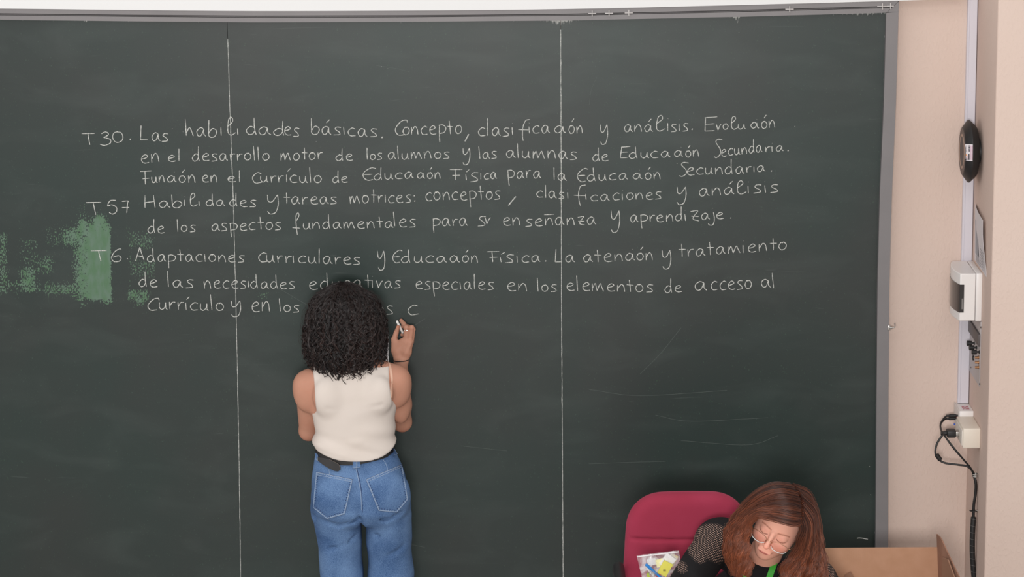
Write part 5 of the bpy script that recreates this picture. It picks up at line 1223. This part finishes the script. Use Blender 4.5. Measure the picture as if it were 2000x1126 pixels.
tintm(1.4-1.4*np.sqrt(((axv-.040)/.026)**2+((V[:, 2]+.034)/.022)**2), (1.0, .86, .84)); tintm((1.3-np.sqrt((V[:, 0]/.014)**2+((V[:, 2]+.034)/.014)**2))*front, (1.0, .86, .84))
tintm((1.2-np.sqrt((axv/.024)**2+((V[:, 2]+.067-3.5*axv**2)/.0062)**2))*2.5*(V[:, 1] < -.08), (.80, .58, .64))
tintm((1-np.abs(V[:, 2]+.0675)/.0016)*(axv < .021)*(V[:, 1] < -.08)*1.5, (.45, .25, .28))
zb_ = .0175+.10*(axv-.012)-14*np.clip(axv-.028, 0, 1)**2; tintm((1.2-np.abs(V[:, 2]-zb_)/.0032)*(axv > .011)*(axv < .050)*front*.75, (.42, .30, .26))
zl_ = -.0035-.10*(1-((axv-.031)/.015)**2)*.05; tintm((1.2-np.abs(V[:, 2]-(zl_-.001))/.0018)*(np.abs(axv-.031) < .0155)*front*1.3, (.22, .14, .13))
tintm((1.1-np.sqrt(((axv-.031)/.016)**2+((V[:, 2]-.006)/.008)**2))*front*.7, (.84, .72, .74))
HV = toW(V)
SL, SR = W(1397, 1056, -1.27), W(1592, 1130, -1.27); EL, ER = W(1322, 1172, -1.56), W(1665, 1215, -1.52)
NB = W(1482, 1108, -1.335); CH = W(1480, 1190, -1.24); PEL = np.array([cxm+.03, -1.20, .56])
hdL, hdR = np.array([EL[0]+.16, -1.74, DZ+.030]), np.array([ER[0]-.24, -1.80, DZ+.030])
def body2(p):
    nk = toW((0, .015, -.07))
    d = cone(p, nk, NB+np.array([0, .03, -.01]), .050, .056)
    d = smin(d, cone(p, NB+np.array([0, .03, -.03]), SL, .055, .05), .03); d = smin(d, cone(p, NB+np.array([0, .03, -.03]), SR, .055, .05), .03)
    d = smin(d, ell(p, CH+np.array([0, .06, 0]), (.145, .095, .15)), .04); d = smin(d, cone(p, CH+np.array([0, .05, -.05]), PEL, .115, .13), .05)
    for S_, E_, H_ in ((SL, EL, hdL), (SR, ER, hdR)):
        d = smin(d, cone(p, S_, E_, .052, .038), .02); d = smin(d, cone(p, E_, H_, .037, .025), .015)
        u = (H_-E_)*np.array([1, 1, 0]); u /= np.linalg.norm(u); v = np.array([-u[1], u[0], 0]); up = np.array([0, 0, 1.])
        for k in range(4):
            a = H_+u*.035+v*(-.029+.0195*k); b = a+u*(.045-.005*abs(k-1.4))+v*(.003*(k-1.5))+up*.010; c = b+u*.026-up*.010; e = c+u*.018-up*.014; f = smin(smin(cone(p, a, b, .0105, .0092), cone(p, b, c, .0090, .0082), .002), cone(p, c, e, .008, .0068), .002); d = smin(d, f, .0035)
        for q_ in (-.018, 0, .018): d = smin(d, cone(p, H_-u*.01+v*q_*.6, H_+u*.038+v*q_, .019, .0145), .012)
        sg = -1 if H_ is hdL else 1; d = smin(d, smin(cone(p, H_+v*sg*.015, H_+v*sg*.042+u*.035, .014, .0105), cone(p, H_+v*sg*.042+u*.035, H_+v*sg*.050+u*.066-up*.006, .010, .008), .004), .008)
    for s_ in (-1, 1):
        kn = np.array([PEL[0]+s_*.11, -1.66, .52]); an = np.array([kn[0], -1.62, .09])
        d = smin(d, cone(p, PEL+np.array([s_*.08, 0, 0]), kn, .09, .062), .03); d = smin(d, cone(p, kn, an, .058, .038), .02); d = smin(d, cone(p, an+np.array([0, 0, -.04]), an+np.array([0, -.15, -.055]), .036, .028), .02)
    return d
V, Fq = isosurf(body2, (.45, -2.0, -.01), (1.40, -1.0, 1.18), .0075)
b2 = npmesh('body', np.vstack([V, HV]), np.vstack([Fq, Fh+len(V)]), M_skin2, w2); color_attr(b2, np.vstack([np.ones((len(V), 3)), tt]))
bvh2 = bvh_of(HV, Fh); bvb2 = bvh_of(V, Fq)
# black knit top with openwork shoulders
def top2(p):
    x, y, z = p
    d = cone(p, NB+np.array([0, .05, -.02]), SL+np.array([0, .01, .0]), .066, .060); d = smin(d, cone(p, NB+np.array([0, .05, -.035]), SR, .066, .062), .04)
    d = smin(d, cone(p, NB+np.array([-.03, .055, .02]), SL+np.array([.03, .03, .012]), .045, .055), .04)
    d = smin(d, ell(p, NB+np.array([.01, .0, -.085]), (.13, .085, .085)), .03); d = smin(d, ell(p, CH+np.array([0, .06, 0]), (.160, .110, .16)), .05); d = smin(d, cone(p, CH+np.array([0, .05, -.05]), PEL, .13, .145), .05)
    for S_, E_ in ((SL, EL), (SR, ER)):
        ax = (E_-S_)/np.linalg.norm(E_-S_); slv = smax(cone(p, S_, E_+ax*.05, .062, .055), (x-E_[0])*ax[0]+(y-E_[1])*ax[1]+(z-E_[2])*ax[2]-.03, .004); d = smin(d, slv, .03)
    d = d-.004*np.sin(70*x+40*z+3*np.sin(20*y))*np.clip((W(1400, 1060, -1.35)[2]-z)/.05, 0, 1)*(x < W(1470, 1100, -1.3)[0])-.002*wob(x, y, z, 30, 4)
    d = smin(d, ell(p, NB+np.array([0, -.022, -.004]), (.105, .052, .052)), .025)
    d = smax(d, -(cone(p, NB+np.array([.002, -.022, .046]), NB+np.array([.020, -.02, .16]), .036, .07)), .005)
    return smax(d, .50-z, .01)
V, Fq = isosurf(top2, (.42, -1.80, .46), (1.45, -1.02, 1.20), .007)
M_top2 = mat('black_knit', (27, 26, 28), .85, spec=.2, bump=(300, .4, .0008)); N, L = nodes(M_top2); b = N['Principled BSDF']
tcn = N.new('ShaderNodeTexCoord'); sx = N.new('ShaderNodeSeparateXYZ'); L.new(tcn.outputs['Object'], sx.inputs[0])
mv = N.new('ShaderNodeMath'); mv.operation = 'MULTIPLY_ADD'; mv.inputs[1].default_value = .75; L.new(sx.outputs[1], mv.inputs[0]); L.new(sx.outputs[2], mv.inputs[2])
cm = N.new('ShaderNodeCombineXYZ'); L.new(sx.outputs[0], cm.inputs[0]); L.new(mv.outputs[0], cm.inputs[1])
mp = N.new('ShaderNodeMapping'); mp.inputs['Rotation'].default_value = (0, 0, .95); mp.inputs['Scale'].default_value = (150, 120, 1); L.new(cm.outputs[0], mp.inputs[0])
vo = N.new('ShaderNodeTexVoronoi'); vo.voronoi_dimensions = '2D'; vo.inputs['Scale'].default_value = 1; vo.inputs['Randomness'].default_value = .12; L.new(mp.outputs[0], vo.inputs['Vector'])
dr = N.new('ShaderNodeMapRange'); dr.inputs[1].default_value = .34; dr.inputs[2].default_value = .22; L.new(vo.outputs['Distance'], dr.inputs[0])
atn = N.new('ShaderNodeAttribute'); atn.attribute_name = 'openwork'; mm = N.new('ShaderNodeMath'); mm.operation = 'MULTIPLY'; L.new(dr.outputs[0], mm.inputs[0]); L.new(atn.outputs['Fac'], mm.inputs[1])
xx = N.new('ShaderNodeMix'); xx.data_type = 'RGBA'; xx.inputs[6].default_value = (*lin((27, 26, 28)), 1); xx.inputs[7].default_value = (*lin((170, 140, 126)), 1); L.new(mm.outputs[0], xx.inputs[0]); L.new(xx.outputs[2], b.inputs['Base Color'])
t2 = npmesh('knit_top', V, Fq, M_top2, w2); t2['label'] = 'black knit top with openwork shoulders'
def near(c, r): return np.clip((1-np.linalg.norm((V-np.array(c))/np.array(r), axis=1))*9, 0, 1)
ow = np.maximum.reduce([near(W(1392, 1060, -1.33), (.075, .12, .060)), near(W(1363, 1078, -1.37), (.035, .10, .045)), near(W(1418, 1024, -1.25), (.022, .06, .018)), near(W(1335, 1108, -1.45), (.022, .06, .018)), near(W(1612, 1118, -1.35), (.05, .10, .022))])
float_attr(t2, ow, 'openwork'); bvt2 = bvh_of(V, Fq)
# trousers and shoes (below the desk)
def trs(p):
    d = ell(p, PEL+np.array([0, 0, .0]), (.17, .14, .12))
    for s_ in (-1, 1):
        kn = np.array([PEL[0]+s_*.11, -1.66, .52]); an = np.array([kn[0], -1.62, .12]); d = smin(d, cone(p, PEL+np.array([s_*.08, 0, 0]), kn, .10, .072), .03); d = smin(d, cone(p, kn, an, .070, .052), .02)
    return smax(d, p[2]-.66, .01)
V, Fq = isosurf(trs, (.5, -1.8, .05), (1.3, -1.0, .7), .012); npmesh('trousers', V, Fq, mat('navy_cloth', (40, 44, 60), .85), w2)
for s_ in (-1, 1):
    an = np.array([PEL[0]+s_*.11, -1.62, .05])
    def shoe2(p): return smax(cone(p, an, an+np.array([0, -.15, -.015]), .047, .038), -p[2], .004)
    V, Fq = isosurf(shoe2, an-[.08, .22, .06], an+[.08, .08, .08], .008); npmesh('shoe', V, Fq, M_black, w2)
# lanyard
M_lan = mat('green_ribbon', (52, 168, 44), .6)
lan = None
for pts in ([(1521, 1078), (1515, 1092), (1510, 1106), (1503, 1126), (1498, 1145)], [(1446, 1108), (1453, 1118), (1458, 1126), (1464, 1145)]):
    q = crom(pts, 6); vs = []
    for i, (px, py) in enumerate(q):
        lo, hi_ = (px-6.5, py), (px+6.5, py)
        a = hit(bvt2, px, py, .006, -1.40)[0]; yy = a[1]; A, B = W(px-6.2, py, yy), W(px+6.2, py, yy); vs += [A, B, B+[0, .0015, 0], A+[0, .0015, 0]]
    fs = []
    for i in range(len(q)-1):
        for j in range(4): fs.append((4*i+j, 4*i+(j+1) % 4, 4*i+4+(j+1) % 4, 4*i+4+j))
    if lan is None:
        lan = MB().add(vs, fs).build('lanyard', M_lan, w2); lan['label'] = 'bright green lanyard'
    else: MB().add(vs, fs).build('ribbon', M_lan, lan)
# glasses: local head coordinates
gl_m = mat('gold_wire', (196, 150, 120), .25, .9)
gz = -.013; gy = -.108
def lens(s_):
    th = np.linspace(0, 2*math.pi, 37)[:-1]; out = []
    for t in th:
        cx_, cz_ = math.cos(t), math.sin(t); w_, h_ = .0275, (.014 if cz_ > 0 else .0215)
        x = s_*.037+w_*np.sign(cx_)*abs(cx_)**.85; z = gz+h_*np.sign(cz_)*abs(cz_)**.85
        out.append((x, gy+.35*(abs(x)-.01)**2*8+.02*(z-gz), z))
    return np.array(out)
gls = MB(); LL = lens(-1); LR = lens(1)
gls.tube(toW(LL), .00075, 6, closed=True); gls.tube(toW(LR), .00075, 6, closed=True)
fo = gls.build('glasses', gl_m, w2); fo['label'] = 'thin gold rimmed glasses'
MB().tube(toW(crom([(-.0095, gy, gz+.003), (0, gy-.004, gz+.007), (.0095, gy, gz+.003)], 6)), .0009, 6).build('bridge', gl_m, fo)
for s_ in (-1, 1):
    MB().tube(toW(crom([(s_*.0645, gy+.011, gz+.005), (s_*.072, gy+.018, gz+.007), (s_*.077, gy+.05, gz+.010), (s_*.079, gy+.10, gz+.012), (s_*.079, gy+.125, gz-.004)], 6)), .0010, 6).build('temple', gl_m, fo)
    MB().tube(toW(crom([(s_*.011, gy+.001, gz-.002), (s_*.010, gy+.007, gz-.005), (s_*.0095, gy+.008, gz-.010)], 4)), .0012, 6).build('nose_pad', gl_m, fo)
for LLL in (LL, LR): MB().tube(toW(LLL[20:35]-np.array([0, 0, -.0006])), [.0003]+[.0011]*13+[.0003], 6).build('lens_edge', mat('clear_lens_edge', (225, 232, 234), .15), fo)
M_glass = bpy.data.materials.new('lens_glass'); M_glass.use_nodes = True; N, L = nodes(M_glass)
tb = N.new('ShaderNodeBsdfTransparent'); tb.inputs[0].default_value = (.97, .95, .96, 1); gb = N.new('ShaderNodeBsdfGlossy'); gb.inputs['Roughness'].default_value = .05; fr2 = N.new('ShaderNodeFresnel'); fr2.inputs[0].default_value = 1.25; mx = N.new('ShaderNodeMixShader')
L.new(fr2.outputs[0], mx.inputs[0]); L.new(tb.outputs[0], mx.inputs[1]); L.new(gb.outputs[0], mx.inputs[2]); L.new(mx.outputs[0], N['Material Output'].inputs['Surface'])
for LLL in (LL, LR):
    c = LLL.mean(0)-[0, .001, 0]; k = len(LLL); MB().add([toW(c)]+list(toW(LLL)), [(0, 1+j, 1+(j+1) % k) for j in range(k)]).build('lens', M_glass, fo)
# auburn hair: sheets of wavy locks between guide curves (photo pixel, pixel, depth)
def sheet(guides, nl, ns, wave, jit, tone0, tone1, NPt=56, rad=.00075, taper=.25, clump=.0028):
    Gd = []
    for g in guides:
        P = np.array([W(a, b, y) for a, b, y in g]); C = crom(P, 10); L0_ = np.concatenate([[0], np.cumsum(np.linalg.norm(np.diff(C, axis=0), axis=1))]); t = np.linspace(0, L0_[-1], NPt)
        Gd.append(np.stack([np.interp(t, L0_, C[:, i]) for i in range(3)], 1))
    Gd = np.array(Gd); out = []; rd = []; tn = []; s = np.linspace(0, 1, NPt)
    for k in range(nl):
        u = rng.uniform(0, len(Gd)-1); i = min(int(u), len(Gd)-2); f = u-i; base = Gd[i]*(1-f)+Gd[i+1]*f
        L0_ = np.linalg.norm(np.diff(base, axis=0), axis=1).sum(); ph = rng.normal(0, .55)+5*u; wl = .058+.01*math.sin(3*u); amp = wave*np.clip((s-.3)*1.9, 0, 1)*rng.uniform(.5, 1.2)
        tg = np.gradient(base, axis=0); tg /= np.linalg.norm(tg, axis=1)[:, None]; vd = np.array(CAM)-base; vd /= np.linalg.norm(vd, axis=1)[:, None]; sd = np.cross(tg, vd); sd /= np.linalg.norm(sd, axis=1)[:, None]+1e-9
        o1, o2 = rng.normal(0, jit), -abs(rng.normal(0, jit))*.8; lk = base+sd*(amp*np.sin(s*L0_/wl*6.28+ph)+o1*np.clip(s*2, .3, 1))[:, None]+vd*((amp*.7*np.cos(s*L0_/wl*6.28+ph)+o2))[:, None]
        tk = np.clip(rng.normal(tone0, .2)+.12*math.sin(23*u), 0, 1); e = rng.uniform(.84, 1.0)
        for j in range(ns):
            a, b_ = rng.normal(0, clump, 2); cl = np.clip(1-taper*s, .2, 1)
            pth = lk+sd*(a*cl)[:, None]+vd*(b_*cl*.6)[:, None]; pth = np.stack([np.interp(s*e, s, pth[:, c]) for c in range(3)], 1)
            out.append(pth); rd.append(rad*np.clip((1.03-s)*8, .3, 1)); tn.append(np.clip(tk+(tone1-tone0)*s+rng.normal(0, .05), 0, 1))
    return np.array(out), np.array(rd), np.array(tn)
hair_parts = [
 # image-left side: combed from the parting over the brow, down past the cheek
 sheet([[(1564, 1018, -1.605), (1552, 1022, -1.615), (1530, 1017, -1.615), (1500, 1009, -1.60), (1478, 1006, -1.575), (1464, 1022, -1.55), (1460, 1045, -1.54), (1457, 1075, -1.54), (1462, 1100, -1.54), (1466, 1130, -1.54)],
        [(1565, 1008, -1.60), (1548, 1006, -1.62), (1515, 999, -1.61), (1480, 1000, -1.57), (1456, 1022, -1.54), (1448, 1045, -1.53), (1448, 1072, -1.54), (1453, 1100, -1.54), (1460, 1130, -1.54)],
        [(1564, 992, -1.585), (1538, 986, -1.60), (1500, 987, -1.585), (1468, 1003, -1.55), (1443, 1035, -1.53), (1438, 1065, -1.53), (1442, 1095, -1.53), (1452, 1130, -1.53)],
        [(1561, 976, -1.56), (1530, 970, -1.575), (1495, 979, -1.56), (1463, 1000, -1.52), (1436, 1038, -1.50), (1430, 1070, -1.51), (1436, 1098, -1.51), (1447, 1128, -1.52)],
        [(1556, 964, -1.52), (1520, 957, -1.53), (1485, 969, -1.52), (1453, 1000, -1.48), (1428, 1037, -1.46), (1424, 1070, -1.47), (1430, 1098, -1.48), (1443, 1128, -1.49)],
        [(1550, 954, -1.46), (1515, 951, -1.46), (1482, 965, -1.45), (1448, 997, -1.43), (1424, 1035, -1.42), (1421, 1068, -1.43), (1427, 1098, -1.44), (1438, 1124, -1.46)],
        [(1543, 949, -1.40), (1510, 947, -1.40), (1478, 963, -1.40), (1446, 995, -1.39), (1422, 1034, -1.39), (1420, 1068, -1.40), (1426, 1098, -1.41), (1436, 1122, -1.42)]], 290, 15, .0075, .0028, .14, .62, rad=.0007, clump=.0040),
 # image-right side
 sheet([[(1564, 1018, -1.605), (1567, 1035, -1.60), (1560, 1052, -1.59), (1556, 1068, -1.575), (1546, 1085, -1.56), (1530, 1105, -1.55), (1522, 1150, -1.54)],
        [(1566, 1008, -1.60), (1574, 1030, -1.59), (1570, 1058, -1.575), (1560, 1085, -1.56), (1548, 1112, -1.55), (1540, 1155, -1.54)],
        [(1566, 992, -1.585), (1583, 1015, -1.57), (1584, 1048, -1.56), (1578, 1085, -1.545), (1568, 1120, -1.53), (1562, 1160, -1.52)],
        [(1564, 976, -1.56), (1588, 1002, -1.53), (1593, 1040, -1.53), (1592, 1078, -1.52), (1586, 1118, -1.51), (1580, 1160, -1.50)],
        [(1559, 964, -1.52), (1586, 985, -1.49), (1596, 1025, -1.48), (1600, 1070, -1.48), (1602, 1112, -1.48), (1600, 1160, -1.48)],
        [(1552, 954, -1.46), (1578, 967, -1.44), (1592, 1005, -1.43), (1600, 1055, -1.43), (1608, 1105, -1.43), (1612, 1155, -1.43)],
        [(1545, 949, -1.40), (1571, 960, -1.39), (1587, 998, -1.39), (1596, 1050, -1.39), (1606, 1104, -1.40), (1612, 1152, -1.40)]], 280, 15, .0065, .0028, .08, .48, rad=.0007, clump=.0040),
]
Hp = np.vstack([a for a, _, _ in hair_parts]); Hr = np.vstack([b for _, b, _ in hair_parts]); Ht = np.vstack([c for _, _, c in hair_parts])
Vt, Ft = tubes(Hp, Hr)
def cap2(p):
    x, y, z = p; d = ell(p, (-.012, .022, .020), (.080, .100, .084)); d = smin(d, ell(p, (0, .06, -.05), (.07, .05, .08)), .03)
    face = ell(p, (.004, -.090, -.020), (.074, .060, .104)); return smax(d, -face, .006)
Vc, Fc = isosurf(cap2, (-.10, -.12, -.15), (.10, .15, .145), .004); Vc = toW(Vc)
h2 = npmesh('hair', np.vstack([Vt, Vc]), np.vstack([Ft, Fc+len(Vt)]), hair_mat('auburn_hair', (50, 25, 20), (172, 98, 66), .42), w2)
float_attr(h2, np.concatenate([np.repeat(Ht.ravel(), 3), np.full(len(Vc), .05)]), 'tone'); h2['label'] = 'long wavy auburn hair parted at the side'
